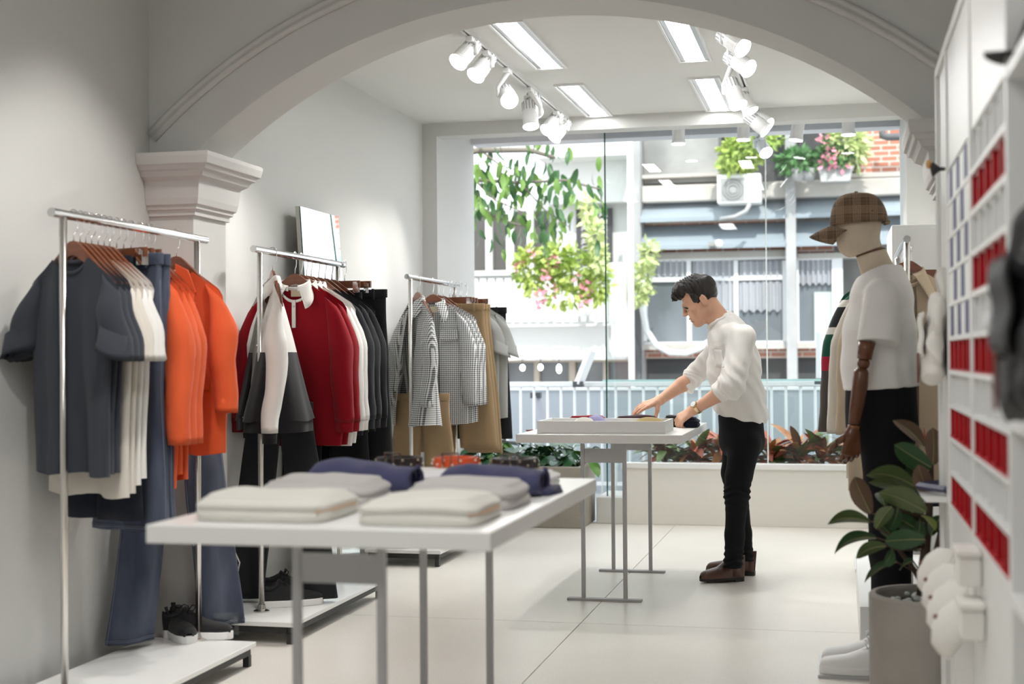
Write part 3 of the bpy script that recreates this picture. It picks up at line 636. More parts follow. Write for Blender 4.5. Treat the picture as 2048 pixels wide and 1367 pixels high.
ZN, ZS = -.135, -.222
def garment(name, lbl, cat, x, y, phi, body, hem, hw=.21, sleeve='short', slm=None, neck='crew', depth=.055, gap=0, rib=None, collar=None, group=None, seed=0, th=.028, wave=.012, slen=None, flare=0.0, spread=1.0, hem_slope=0, zoff=0.0, collar_m=None, bell=0.0):
    """hanging garment, local origin at the bar; returns the body object"""
    rs = random.Random(seed); ph = .9 + rs.uniform(-.25, .25); hz = hem - RZ
    nw = .078 if neck != 'v' else .07
    def ztop(xx, front):
        a = abs(xx)
        z = ZN - (ZN - ZS) * max(0, (a - nw)) / (.215 - nw)
        z -= .0 if a < .2 else (a - .2) * .8
        if a < nw:
            q = 1 - (a / nw) ** 2
            z = ZN - (.016 if not front else depth) * (q ** .6 if neck != 'v' else (1 - a / nw))
        return z + zoff
    nu = 64; nv = 26
    def pt(u, v):
        a = (-PI / 2 + gap + u * (2 * PI - 2 * gap)) if gap else -PI / 2 + 2 * PI * u
        c, s = math.cos(a), math.sin(a); cx = math.copysign(abs(c) ** .75, c)
        vv = 1 - (1 - v) ** 1.25
        topw = .222; midw = hw * (1 + flare * (1 - vv))
        k = min(1, max(0, (vv - .78) / .22)); wx = midw * (1 - k) + topw * k
        if vv > .6: wx = min(wx, max(midw, .2)) if vv < .95 else wx
        xx = cx * wx; zt = ztop(cx * topw, s < 0); z = hz + hem_slope * cx + (zt - hz) * vv
        env = (1 - vv) ** .8
        amp = wave * (.15 + 1.2 * env)
        f1 = math.sin(xx * 26 + ph + z * 1.1) + .55 * math.sin(xx * 47 + 2.1 * ph + z * 2.3)
        tt = max(th * (.35 + .75 * (1 - vv) ** .5) * (1 - .5 * k), .0125) + bell * (1 - vv) ** 1.1
        yy = math.copysign(abs(s) ** .8, s) * tt + amp * f1 + .012 * env * fbm((xx * 5, s, z * 4), 1, seed + .3) + .05 * (cx * cx) * env * (-.35)
        return (xx, yy, z + .006 * env * math.sin(xx * 26 + ph))
    m = M().grid(pt, nu, nv, closeu=not gap)
    o = m.build(name, body, None, smooth=True, sub=0); o.location = (x, y, RZ); o.rotation_euler = (0, 0, phi); tag(o, lbl, cat, group)
    if rib:
        m = M(); m.grid(lambda u, v: (lambda p: (p[0] * (1.0 - .03 * v), p[1] * .96, hz + .003 - .055 * v))(pt(u, 0)), nu, 3, closeu=not gap); m.build('hem_rib', rib, o, smooth=True)
    if sleeve:
        for s in (-1, 1):
            L_ = slen or (.245 if sleeve == 'short' else .60); nr = 12 if sleeve == 'short' else 22; rings = []
            for i in range(nr):
                v = i / (nr - 1); d_ = L_ * v
                if sleeve == 'short': cx, rx, ry = .180 + .060 * spread * v ** .85, .030 + .032 * v ** .8, .014 + .046 * v ** .8
                else:
                    cx = .182 + .034 * spread * min(1, v * 3) ** .8 + .040 * v * spread; rx = .030 + .026 * min(1, v * 2.6) ** .8 - .018 * max(0, v - .4); ry = .016 + .042 * min(1, v * 3) - .022 * v
                yb = -.012 - .045 * v * (1 if sleeve == 'long' else .5) + .008 * math.sin(v * 9 + seed)
                z0 = ZS + .004 + zoff - d_
                ring = []
                for k in range(20):
                    a = 2 * PI * k / 20; wr = 1 + (.10 if sleeve == 'long' else .05) * fbm((math.cos(a), math.sin(a), v * (5 if sleeve == 'long' else 3)), 1.5, seed + s) + .05 * math.sin(3 * a + seed)
                    ring.append((s * cx + math.cos(a) * rx * wr, yb + math.sin(a) * ry * wr, z0 - (.022 * math.cos(a) * s * v if sleeve == 'short' else .0) - .025 * math.cos(a) * s * (1 - min(1, v * 4))))
                rings.append(ring)
            inn = [((p[0] - s * cx) * .86 + s * cx, (p[1] - yb) * .86 + yb, p[2] + .012) for p in rings[-1]]
            deep = [((p[0] - s * cx) * .7 + s * cx, (p[1] - yb) * .7 + yb, p[2] + .08) for p in rings[-1]]
            so = M().loft(rings + [inn, deep], True, True).build('sleeve', slm or body, o, smooth=True)
            if rib and sleeve == 'long':
                p = rings[-1]; cz = sum(q[2] for q in p) / 20
                M().loft([[((q[0] - s * cx) * f + s * cx, (q[1] - yb) * f + yb, cz + .004 - d) for q in p] for f, d in ((.99, 0), (.9, .012), (.86, .05), (.8, .05), (.7, .0))]).build('cuff', rib, so, smooth=True)
    if neck == 'crew':
        pts = []
        for i in range(33):
            a = 2 * PI * i / 32; xx = nw * .98 * math.cos(a); fr = math.sin(a) < 0
            pts.append((xx, math.copysign(abs(math.sin(a)) ** .8, math.sin(a)) * th * .32, ztop(xx, fr) - .001))
        M().tube(pts, .0075, 6, cap=False, flat=1).build('neckband', body if not collar_m else collar_m, o, smooth=True)
    if collar:
        cm = collar_m or body
        def cpt(u, v):
            a = -PI / 2 + .32 + u * (2 * PI - .64); ca, sa = math.cos(a), math.sin(a); fr = max(0, -sa)
            ex, ey = .07, .032
            drop = (.048 + .05 * fr ** 1.5) * collar; out = (.02 + .03 * fr) * collar
            if v < .34: w_ = v / .34; return (ca * ex, sa * ey - .004, ZN + zoff - .02 * fr * 1.6 + .030 * w_)
            w_ = (v - .34) / .66
            side = math.copysign(1, ca) * (.045 * fr ** 2) * w_ * collar
            return (ca * (ex + out * w_) + side, sa * (ey + out * w_ * .8) - .004 - .012 * fr * w_, ZN + zoff + .030 - .02 * fr * 1.6 - (drop + .02) * w_ ** 1.1)
        M().grid(cpt, 41, 8).build('collar', cm, o, smooth=True, solid=.004)
    return o
def trousers(name, lbl, x, y, phi, m_, top, hem, hw=.175, splay=.06, legw=.105, th=.022, group=None, seed=0, band=True, cat='trousers'):
    t = T(name, lbl, cat, (x, y, RZ), phi, group); zt, zh = top - RZ, hem - RZ; L_ = zt - zh
    m = M(); f = M()
    for s in (-1, 1):
        rings = []
        for i in range(22):
            v = i / 21; z = zt - L_ * v; cr = .28 / L_
            k = min(1, v / cr); w_ = hw * .5 * (1 - k) + (legw if v > cr else hw * .55) * k
            w_ = hw * .5 + (legw - hw * .5) * min(1, v * 1.6)
            cx = s * (hw * .5 + (splay + .012 * k) * max(0, v - .12) / .88); ring = []
            for j in range(20):
                a = 2 * PI * j / 20; c, sn = math.cos(a), math.sin(a)
                wr = .006 * math.sin(c * 5 + seed + v * 3) + .010 * v * math.sin(c * 3 + seed * 2 + s)
                ring.append((cx + math.copysign(abs(c) ** .7, c) * w_, math.copysign(abs(sn) ** .7, sn) * th * (.8 + .9 * v) + wr + .012 * fbm((c, v * 4, s), 1.3, seed), z))
            rings.append(ring)
        last = rings[-1]; cx = sum(p[0] for p in last) / 20; cy = sum(p[1] for p in last) / 20
        rings.append([((p[0] - cx) * .9 + cx, (p[1] - cy) * .75 + cy, p[2] + .004) for p in last]); rings.append([((p[0] - cx) * .8 + cx, (p[1] - cy) * .5 + cy, p[2] + .1) for p in last])
        lg = M().loft(rings).build('trouser_leg', m_, t, smooth=True)
        if cat == 'jeans':
            for rr_ in (rings[20], rings[21]):
                dz = .018 if rr_ is rings[20] else .012
                M().tube([(cx + (q[0] - cx) * 1.012, cy + (q[1] - cy) * 1.03, zh + dz) for q in rings[21] + rings[21][:1]], .0011, 4, cap=False).build('hem_stitch', F_STITCH, lg)
            for jx in (0, 10): M().tube([(q[jx][0] + (.0012 if jx == 0 else -.0012), q[jx][1] - .004, q[jx][2]) for q in rings[2:22]], .0015, 4).build('side_seam', F_STITCH, lg)
    m = M().loft([[(math.copysign(abs(math.cos(a)) ** .6, math.cos(a)) * hw * 1.03, math.copysign(abs(math.sin(a)) ** .7, math.sin(a)) * (th + .004) * q, zt + .004 - dz) for a in [2 * PI * j / 28 for j in range(28)]] for q, dz in ((.5, .002), (.95, 0), (1, .004), (1.0, .04), (.9, .042))])
    m.build('waistband', m_, t, smooth=True)
    for bx in (-.7, -.25, .25, .7):
        M().box(bx * hw - .006, bx * hw + .006, -th - .011, -th - .004, zt - .048, zt + .006).build('belt_loop', m_, t)
    return t
def tagpatch(o, z, m_=None): M().obox((0, .012, z), (.05, .002, .036)).build('neck_label', m_ or F_TAN, o)
def along(px, py=0, X=RX): return PX(px, 430 + (px - 125) * .175, X).y
# ---- first rack
P1 = math.radians(-20)
for i, (px, lab) in enumerate(((147, 'slate grey tee hung frontmost on the first rack'), (160, 'slate grey tee second from the front on the first rack'), (171, 'slate grey tee third from the front on the first rack'))):
    yy = along(px); hanger('wooden hanger holding the ' + lab.split(' hung')[0].replace('slate grey tee', ('frontmost', 'second', 'third')[i] + ' slate grey tee'), RX, yy, P1)
    garment('tee_shirt', lab, 't-shirt', RX, yy, P1, F_GREY, .825 + .004 * i, hw=.205, seed=1 + i * .15, group='slate grey tees on the first rack', wave=.022)
for i, (px, lab, mm, hm) in enumerate(((183, 'longer cream tee directly behind the slate grey tees', F_CREAM, .745), (196, 'cream tee next behind the longer cream tee', F_CREAM, .755), (208, 'white tee behind the cream tees, first of two', F_WHITE, .78), (219, 'white tee showing its bright sleeve beside the jeans', F_WHITE, .80))):
    yy = along(px); hanger('wooden hanger of the ' + lab, RX, yy, P1)
    garment('tee_shirt', lab, 't-shirt', RX, yy, P1, mm, hm, hw=.21, seed=2 + i * .2, wave=.013)
yy = along(233); hanger('wooden clip hanger holding the cropped dark denim trousers', RX, yy, P1, True)
trousers('cropped_trousers', 'cropped dark denim trousers showing below the tees', RX - .06, yy, P1, F_DDENIM, 1.56, .645, hw=.15, legw=.085, splay=.015)
for i, px in enumerate((247, 262)):
    yy = along(px); hanger('wooden clip hanger holding the ' + ('front' if i == 0 else 'rear') + ' blue jeans of the first rack', RX, yy, P1, True)
    trousers('jeans', ('blue jeans clipped by the waistband beside the white tees', 'blue jeans clipped by the waistband next to the orange shirts')[i], RX + .02, yy, P1, F_DENIM, 1.57, .60, hw=.165, legw=.085, splay=.0, seed=i, cat='jeans')
for i, px in enumerate((279, 291, 303)):
    yy = along(px); hanger('wooden hanger of the orange shirt, ' + ('first', 'second', 'third')[i] + ' behind the jeans', RX, yy, P1)
    garment('orange_shirt', 'orange long sleeved shirt, ' + ('first', 'second', 'third')[i] + ' behind the blue jeans', 'shirt', RX, yy, P1, F_ORANGE, (.745, .79, .77)[i], hw=.215, sleeve='long', seed=4 + i * .3, wave=.016, slen=.56, gap=.1)
yy = along(353); PB = math.radians(-14)
hanger('wooden hanger holding the orange blazer at the end of the first rack', RX, yy, PB)
bz = garment('orange_blazer', 'orange blazer with notched lapels, last on the first rack', 'blazer', RX, yy, PB, F_ORANGE, .845, hw=.245, sleeve='long', neck='v', depth=.34, seed=6, slen=.46, th=.036, spread=1.25, zoff=.0)
for s in (-1, 1):
    lp = [(.03, ZN + .02), (.085, ZN - .005), (.12, ZN - .09), (.095, ZN - .115), (.125, ZN - .135), (.02, ZN - .36), (.0, ZN - .36), (.035, ZN - .15)]
    M().prism([(s * a, b) for a, b in lp], lambda a, b: (a, -.043 + abs(a) * .12, b), lambda a, b: (a, -.048 + abs(a) * .12, b)).build('lapel', F_ORANGE, bz)
    M().prism([(s * a, b) for a, b in ((.09, ZN - .41), (.2, ZN - .41), (.2, ZN - .46), (.09, ZN - .46))], lambda a, b: (a, -.05, b), lambda a, b: (a, -.055, b)).build('pocket_flap', F_ORANGE, bz)
trousers('wide_jeans', 'wide leg blue jeans hanging below the orange blazer', -2.56, 5.115, math.radians(62), F_DENIM, 1.15, .118, hw=.18, legw=.100, splay=.112, th=.018, seed=3, cat='jeans')
# ---- middle rack
def al2(px): return PX(px, 496 + (px - 505) * .19, RX).y
yy = al2(545); PJ = math.radians(-57)
hanger('wooden hanger turned edge on holding the white sleeved jacket', RX, yy, PJ)
j = garment('varsity_jacket', 'white jacket with black lower body turned edge on, front of the middle rack', 'jacket', RX, yy, PJ, F_VARS, .93, hw=.22, sleeve='long', slm=F_WHITE, seed=9, rib=F_BLACK, collar=.9, collar_m=F_WHITE, th=.04, flare=.05, slen=.58, gap=.25, bell=.11)
for z in (-.42, -.55): M().ball((.03, -.075, z), .007).build('button', chrome, j)
tp = trousers('track_trousers', 'black wide leg track trousers below the white sleeved jacket', RX - .01, yy + .10, math.radians(8), F_BLACK2, 1.0, .115, hw=.15, legw=.09, splay=.085, seed=2)
M().tube([(.16 + .004 * math.sin(i * 1.9), -.052, .2 - RZ + i * .0045 + .003 * math.cos(i * 2.7)) for i in range(22)], .0012, 4).build('script_print', F_WHITE, tp)
M().tube([(-.25, -.03, .34 - RZ), (-.2, -.05, .33 - RZ), (-.175, -.055, .28 - RZ), (-.185, -.05, .24 - RZ), (-.22, -.03, .235 - RZ)], .0035, 6).build('drawcord', F_WHITE, tp, smooth=True)
P2 = math.radians(2)
spec2 = [(590, 'rugby_shirt', 'red rugby shirt with white collar and open placket facing front', F_RED, .80, 1), (603, 'rugby_shirt', 'second red rugby shirt with white collar, behind the first', F_RED, .80, 1), (613, 'sweatshirt', 'white collared sweatshirt behind the red shirts, first of two', F_WHITE, .79, 1), (622, 'sweatshirt', 'white collared sweatshirt next to the black tops', F_WHITE, .80, 1), (637, 'black_pullover', 'black long sleeved top, first behind the white sweatshirts', F_BLACK2, .83, 0), (650, 'black_pullover', 'black long sleeved top, second behind the white sweatshirts', F_BLACK2, .84, 0), (664, 'black_pullover', 'black long sleeved top, last on the middle rack', F_BLACK, .84, 0)]
for i, (px, nm, lab, mm, hm, cl) in enumerate(spec2):
    yy = al2(px); hanger('wooden hanger of the ' + lab.split(' facing')[0].split(' with white')[0] + ('' if i > 1 else (' in front', ' behind')[i]), RX, yy, P2)
    o = garment(nm, lab, 'shirt' if i < 2 else 'sweatshirt', RX, yy, P2, mm, hm + .05, hw=.235, sleeve='long', neck='crew', depth=.06 if i else .075, rib=mm, collar=1 if cl else None, collar_m=F_WHITE if cl else None, seed=11 + i * .17, slen=.555, th=.034, wave=.012)
    if i < 2:
        tagpatch(o, ZN - .035)
        M().box(-.0095, .0095, -.024, -.016, ZN - .2, ZN - .07).build('placket', F_WHITE, o, bevel=.002)
        M().ball((.0, -.026, ZN - .1), .006).build('button', F_CREAM, o)
yy = al2(683) + .0; hanger('wooden clip hanger holding the charcoal trousers at the end of the middle rack', RX + .02, yy - .01, math.radians(-8), True)
trousers('trousers', 'charcoal trousers clipped by the waistband at the end of the middle rack', RX + .05, yy, math.radians(-8), F_BLACK2, 1.545, .5, hw=.2, legw=.105, splay=.02)
yy = al2(672); hanger('wooden clip hanger holding the black trousers of the middle rack', RX - .02, yy - .012, P2, True)
trousers('trousers', 'black trousers hanging behind the red rugby shirts', RX - .06, yy, P2, F_BLACK, 1.53, .48, hw=.19, legw=.1, splay=.03)
# ---- far rack
def al3(px): return PX(px, 554 + (px - 815) * .17, RX).y
yy = al3(835); PG = math.radians(-48)
hanger('wooden hanger turned sideways at the front of the far rack', RX, yy, PG)
o = garment('gingham_shirt', 'black and white gingham overshirt turned sideways at the front of the far rack', 'shirt', RX, yy, PG, F_GING, .80, hw=.22, sleeve='long', seed=15, collar=1.05, gap=.25, slen=.55, th=.045, flare=.05, bell=.06)
trousers('khaki_trousers', 'khaki trousers hanging below the sideways gingham overshirt', RX + .0, yy + .08, 0, F_KHAKI, .98, .12, hw=.17, legw=.1, splay=.05)
for i, (px, lab) in enumerate(((866, 'gingham overshirt with open collar facing front on the far rack'), (877, 'gingham overshirt second from the front facing out on the far rack'), (886, 'gingham overshirt third from the front facing out on the far rack'))):
    yy = al3(px); hanger('wooden hanger of the ' + lab, RX, yy, 0)
    o = garment('gingham_shirt', lab, 'shirt', RX, yy, 0, F_GING, .79, hw=.235, sleeve='long', seed=17 + i * .2, collar=1.15 if i == 0 else None, gap=.12, slen=.56, th=.036, neck='v', depth=.13 if i == 0 else .06)
    if i == 0:
        tagpatch(o, ZN - .04)
        for s in (-1, 1): M().prism([(s * a, b) for a, b in ((.06, ZN - .17), (.17, ZN - .17), (.17, ZN - .225), (.115, ZN - .24), (.06, ZN - .225))], lambda a, b: (a, -.05, b), lambda a, b: (a, -.055, b)).build('pocket_flap', F_GING, o)
for i, px in enumerate((893, 899, 905)):
    yy = al3(px); hanger('wooden clip hanger holding khaki trousers, ' + ('first', 'second', 'third')[i] + ' of three on the far rack', RX + .02, yy, 0, True)
    trousers('khaki_trousers', 'khaki trousers clipped at the waist, ' + ('first', 'second', 'third')[i] + ' of three behind the gingham overshirts', RX + .05, yy, 0, F_KHAKI, 1.545, .62 - .02 * i, hw=.2, legw=.12, splay=.05, seed=i)
for i, px in enumerate((909, 912)):
    yy = al3(px) + .02; hanger('wooden hanger of the pale grey marl tee, ' + ('front', 'rear')[i] + ' one on the far rack', RX + .03, yy, 0)
    garment('tee_shirt', 'pale grey marl tee ' + ('in front', 'behind')[i] + ' at the end of the far rack', 't-shirt', RX + .06 + .05 * i, yy, math.radians(8), F_LGREY, .80, hw=.23, seed=21 + i, spread=1.15)
yy = al3(915) + .05; hanger('wooden clip hanger holding the black trousers at the very end of the far rack', RX + .05, yy - .012, 0, True)
trousers('trousers', 'black trousers at the far end of the far rack beside the window', RX + .13, yy, 0, F_BLACK, 1.53, .66, hw=.19, legw=.1, splay=.02)
# ---- rack behind the mannequin
yy = R4Y + .12
hanger('wooden hanger holding the beige trench coat', R4X + .01, yy, math.radians(4))
o = garment('trench_coat', 'beige trench coat with wide collar behind the mannequin', 'coat', R4X, yy, math.radians(4), F_BEIGE, .62, hw=.25, sleeve='long', collar=1.5, seed=30, slen=.6, th=.05, gap=.1)
for i, (lab, mm, hm, nm, ct) in enumerate((('beige long shirt next behind the trench coat', F_CREAM, .66, 'long_shirt', 'shirt'), ('grey brown coat with green white and red striped shoulders behind the mannequin', F_STRIPE, .84, 'striped_coat', 'coat'), ('black coat at the end of the rack behind the mannequin', F_BLACK, .80, 'black_coat', 'coat'))):
    yy = R4Y + .22 + .13 * i; hanger('wooden hanger of the ' + lab.split(' with')[0].split(' at the')[0], R4X, yy, 0)
    garment(nm, lab, ct, R4X - .02 - (.035 if i == 1 else .02 if i == 2 else 0), yy, 0, mm, hm, hw=.235, sleeve='long', seed=33 + i, slen=.6, spread=1.25, th=.04)
yy = R4Y + .72; hanger('wooden clip hanger at the end of the rack behind the mannequin', R4X + .05, yy - .012, 0, True)
trousers('trousers', 'dark trousers clipped behind the coats near the right wall', R4X + .05, yy, 0, F_DDENIM, 1.54, .5, hw=.18)
# ================================================================ tables and what lies on them, shoes, planters
grey_leg = mat('grey_powder_coat', '#b3b3b4', .5); TZ = .825
def table(lbl, y0, y1):
    t = T('display_table', lbl, 'table', (-1.14, (y0 + y1) / 2, 0)); h = (y1 - y0) / 2
    M().box(-.405, .405, -h, h, TZ - .042, TZ).build('tabletop', white_m, t, bevel=.003)
    for s in (-1, 1):
        yy = s * (h - .165)
        for x in (-.104, .104): M().box(x - .0095, x + .0095, yy - .0095, yy + .0095, .0121, TZ - .0425).build('leg', grey_leg, t)
        M().box(-.094, .094, yy - .005, yy + .005, TZ - .147, TZ - .078).build('cross_plate', grey_leg, t)
        M().box(-.185, .185, yy - .02, yy + .02, 0, .012).build('foot_bar', grey_leg, t, bevel=.002)
    return t
table('long white display table in front with folded knitwear', 2.93, 4.28)
table('white display table beside the standing man', 6.68, 7.95)
knit = lambda n, c, **k: mat(n, c, .95, spec=.1, fabric=.15, bump=(420, .5), **k)
K_WHITE = knit('white_knit', '#e0ddd4'); K_LGREY = knit('light_grey_knit', '#c3bfbc'); K_NAVY = knit('dusty_navy_knit', '#4b4c6b'); K_PALE = knit('pure_white_cotton', '#f3f2f2')
def folded(name, lbl, cat, m_, x0, x1, y0, y1, h, z=TZ, layers=2, rz=0, seed=0, group=None, lump=.012, edge=None):
    cx, cy = (x0 + x1) / 2, (y0 + y1) / 2; a, b = (x1 - x0) / 2, (y1 - y0) / 2
    def outline(f, inset):
        r = min(a, b) * .3; pts = []
        for k in range(56):
            t = 2 * PI * k / 56; c, s = math.cos(t), math.sin(t)
            e = .30; X = math.copysign(abs(c) ** e, c); Y = math.copysign(abs(s) ** e, s)
            pts.append((X * (a - inset) * f, Y * (b - inset) * f))
        return pts
    rings = []
    for i in range(15):
        v = i / 14; g = abs(math.sin(PI * layers * v)) ** .6
        ins = .006 * (1 - g) + (.014 * (v - .75) / .25 if v > .75 else 0) + .003
        ring = []
        for x, y in outline(1, ins):
            n_ = fbm((x * 7, y * 7, v * 2), 1, seed)
            ring.append((x * (1 + .03 * n_), y * (1 + .03 * n_), h * v * (1 - (lump * 0)) + (h * v) * .22 * fbm((x * 6, y * 6, 1), 1, seed + 3)))
        rings.append(ring)
    for f in (.93, .84, .7, .54, .38, .2, .05):
        ring = []
        for x, y in outline(f, .017):
            ring.append((x, y, h * (1 + .22 * fbm((x * 6, y * 6, 1), 1, seed + 3)) + lump * (1 - f) ** .5 * (.7 + .6 * fbm((x * 11, y * 9, 4), 1, seed)) + .003))
        rings.append(ring)
    zmin = 0
    o = M().loft(rings).build(name, m_, None, smooth=True); o.location = (cx, cy, z + .0005); o.rotation_euler = (0, 0, rz); tag(o, lbl, cat, group)
    if edge:
        M().tube([(a - .02 - .0, -b * .9, h * .5), (a - .004, -b * .5, h * .52), (a - .004, b * .5, h * .5), (a - .02, b * .9, h * .5)], .003, 6).build('folded_edge', edge, o, smooth=True)
    return o
def fx(px, Y): return PY(px, 1000, Y).x
ed = mat('peach_seam', '#d9b79a', .9)
folded('folded_sweater', 'white folded knit sweater at the front left of the front table', 'sweater', K_WHITE, fx(385, 3.03), fx(655, 3.03), 3.0, 3.30, .052, seed=1, edge=ed)
folded('folded_sweater', 'white folded knit sweater at the front right of the front table', 'sweater', K_WHITE, fx(707, 3.0), fx(957, 3.0), 2.98, 3.28, .052, seed=2, edge=ed)
folded('folded_sweater', 'light grey folded sweater behind the white one on the left', 'sweater', K_LGREY, fx(528, 3.42), fx(752, 3.42), 3.34, 3.60, .055, seed=3, lump=.02)
folded('folded_sweater', 'light grey folded sweater behind the white one on the right', 'sweater', K_LGREY, fx(815, 3.40), fx(1040, 3.40), 3.32, 3.58, .055, seed=4, lump=.02)
def rolled(lbl, x0, x1, yc, h, d_, seed):
    """rolled knit with a spiral end on the +x side"""
    t = T('rolled_sweater', lbl, 'sweater', ((x0 + x1) / 2, yc, TZ + .0005)); L_ = x1 - x0; rings = []
    for i in range(26):
        v = i / 25; x = -L_ / 2 + L_ * v; f = min(1, (v / .16) ** .55) if v < .16 else 1; f = max(f, .05); g = f * (.82 + .18 * math.sin(PI * min(1, v * 1.2)))
        ring = []
        for k in range(28):
            a = 2 * PI * k / 28; c, s = math.cos(a), math.sin(a)
            yy = math.copysign(abs(c) ** .8, c) * d_ * (.8 + .2 * f); zz = h / 2 * g * (1 + math.copysign(abs(s) ** .8, s)) 
            ring.append((x, yy * (1 + .05 * fbm((v * 3, c, s), 1, seed)), max(0, zz * (1 + .16 * fbm((v * 4, c * .7, seed), 1, seed)))))
        rings.append(ring)
    last = rings[-1]; cyy, czz = 0, h * .42
    for f, dx in ((.93, .012), (.8, .012), (.74, -.02), (.6, -.03)): rings.append([(p[0] + dx, cyy + (p[1] - cyy) * f, czz + (p[2] - czz) * f) for p in last])
    M().loft(rings).build('roll', K_NAVY, t, smooth=True)
    sp = [(L_ / 2 - .012 + .0007 * i, (.018 + .0011 * i) * math.cos(i * .42), czz + (.012 + .0007 * i) * math.sin(i * .42)) for i in range(34)]
    M().tube(sp, .0065, 6).build('inner_fold', K_NAVY, t, smooth=True)
    M().loft([[(L_ / 2 - .06, -d_ * .5, .001), (L_ / 2 - .06, d_ * .9, .001), (L_ / 2 - .06, d_ * .9, .02), (L_ / 2 - .06, -d_ * .5, .02)], [(L_ / 2 + .03, -d_ * .3, .001), (L_ / 2 + .05, d_ * .9, .001), (L_ / 2 + .04, d_ * .9, .022), (L_ / 2 + .03, -d_ * .3, .016)]]).build('loose_hem', K_NAVY, t, smooth=True)
rolled('dusty navy rolled sweater on the left half of the front table', fx(606, 3.75), fx(822, 3.75), 3.76, .088, .085, 1)
rolled('dusty navy rolled sweater on the right half of the front table', fx(872, 3.75), fx(1082, 3.75), 3.74, .085, .085, 2)
folded('folded_tee', 'white folded cotton tee behind the left navy roll', 't-shirt', K_PALE, fx(735, 4.0), fx(960, 4.0), 3.88, 4.12, .042, seed=5, lump=.006)
folded('folded_tee', 'white folded cotton tee behind the right navy roll', 't-shirt', K_PALE, fx(972, 4.0), fx(1115, 4.0), 3.87, 4.10, .042, seed=6, lump=.006)
leather = mat('black_leather', '#2a2422', .35, spec=.5); orange_l = mat('orange_leather', '#e2582a', .3, coat=.4); buckle = mat('buckle_steel', '#c9bda8', .2, metal=1)
def belt(lbl, px, Y, m_, n=3, r0=.046, beads=None):
    x = fx(px, Y); t = T('coiled_belt', lbl, 'belt', (x, Y, TZ + .052)); m = M(); inner, outer = [], []
    N_ = 60
    for i in range(N_ + 1):
        a = 2 * PI * n * i / N_; r = r0 + .0075 * a / (2 * PI); inner.append((r * math.cos(a), r * math.sin(a)))
    m.loft([[(x_ * 1.0, y_, 0), (x_ * 1.0, y_, .028), (x_ * 1.05, y_ * 1.05, .028), (x_ * 1.06, y_ * 1.06, 0)] for x_, y_ in inner]); m.build('strap', m_, t)
    r = r0 + .0075 * n + .004
    M().tube([(-.022, -r, .001), (-.022, -r - .004, .044), (.026, -r - .004, .044), (.026, -r, .001), (-.022, -r, .001)], .0036, 6).build('buckle', buckle, t)
    M().tube([(.003, -r - .004, .003), (.003, -r - .004, .041)], .002, 6).build('prong', buckle, t)
    for k in range(9):
        a = PI + .25 + PI * k / 9; M().ball(((r + .001) * math.cos(a), (r + .001) * math.sin(a), .022 if k % 2 else .010), .0038, 8, 6).build('stud', buckle if not beads else beads, t, smooth=True)
    return t
belt('coiled black studded belt behind the left navy roll', 800, 4.02, leather)
belt('coiled orange leather belt in the middle of the front table', 914, 4.03, orange_l, beads=mat('cream_stud', '#f3d9c8', .3))
belt('coiled black belt with metal buckle behind the right navy roll', 1030, 4.02, leather)
M_ = None
# ---- second table: tray and small folded goods
tx0, tx1 = PY(1073, 860, 6.74).x, PY(1330, 860, 6.74).x
t = T('tray', 'shallow white tray lying along the front edge of the far table', 'tray', ((tx0 + tx1) / 2, 6.92, TZ)); a = (tx1 - tx0) / 2
M().box(-a, a, -.17, .17, .0005, .006).build('base', white_m, t)
for q in ((-a, a, -.17, -.158), (-a, a, .158, .17), (-a, -a + .012, -.158, .158), (a - .012, a, -.158, .158)): M().box(*q, .0062, .062).build('rim', white_m, t, bevel=.0015)
def fold2(nm, lbl, cat, m_, p0, p1, Y, h, seed, d_=.09): folded(nm, lbl, cat, m_, PY(p0, 850, Y).x, PY(p1, 850, Y).x, Y - d_, Y + d_, h, seed=seed, layers=2, lump=.008)
fold2('folded_tee', 'folded red tee at the back left of the far table', 't-shirt', F_RED, 1137, 1212, 7.4, .052, 21)
fold2('folded_tee', 'folded dark maroon tee beside the glass edge on the far table', 't-shirt', knit('maroon_knit', '#3d2228'), 1230, 1318, 7.45, .05, 22)
fold2('folded_tee', 'folded black tee behind the hands on the far table', 't-shirt', F_BLACK, 1326, 1362, 7.5, .05, 23)
fold2('folded_tee', 'folded dark navy tee under the wrist watch on the far table', 't-shirt', knit('ink_knit', '#23283a'), 1366, 1400, 7.42, .045, 24, .07)
def cap_lump(nm, lbl, m_, px, Y, r, z, h):
    x = PY(px, 850, Y).x; t = T(nm, lbl, 'hat', (x, Y, z))
    M().lathe([(r, 0), (r * 1.02, h * .25), (r * .9, h * .6), (r * .6, h * .9), (r * .2, h), (.001, h * 1.01)], 24).build('crown', m_, t, smooth=True)
    M().lathe([(r * 1.03, 0), (r * 1.06, h * .05), (r * 1.06, h * .3), (r * 1.02, h * .33)], 24).build('brim_band', m_, t, smooth=True)
cap_lump('knit_beanie', 'cream knitted beanie lying in the white tray', K_WHITE, 1168, 6.93, .062, TZ + .007, .066)
cap_lump('knit_beanie', 'lavender knitted beanie lying in the white tray', knit('lavender_knit', '#a9a6cf'), 1192, 6.98, .055, TZ + .007, .074)
cap_lump('knit_beanie', 'tan knitted beanie lying at the right end of the tray', knit('tan_knit', '#b59e6c'), 1298, 6.96, .085, TZ + .007, .066)
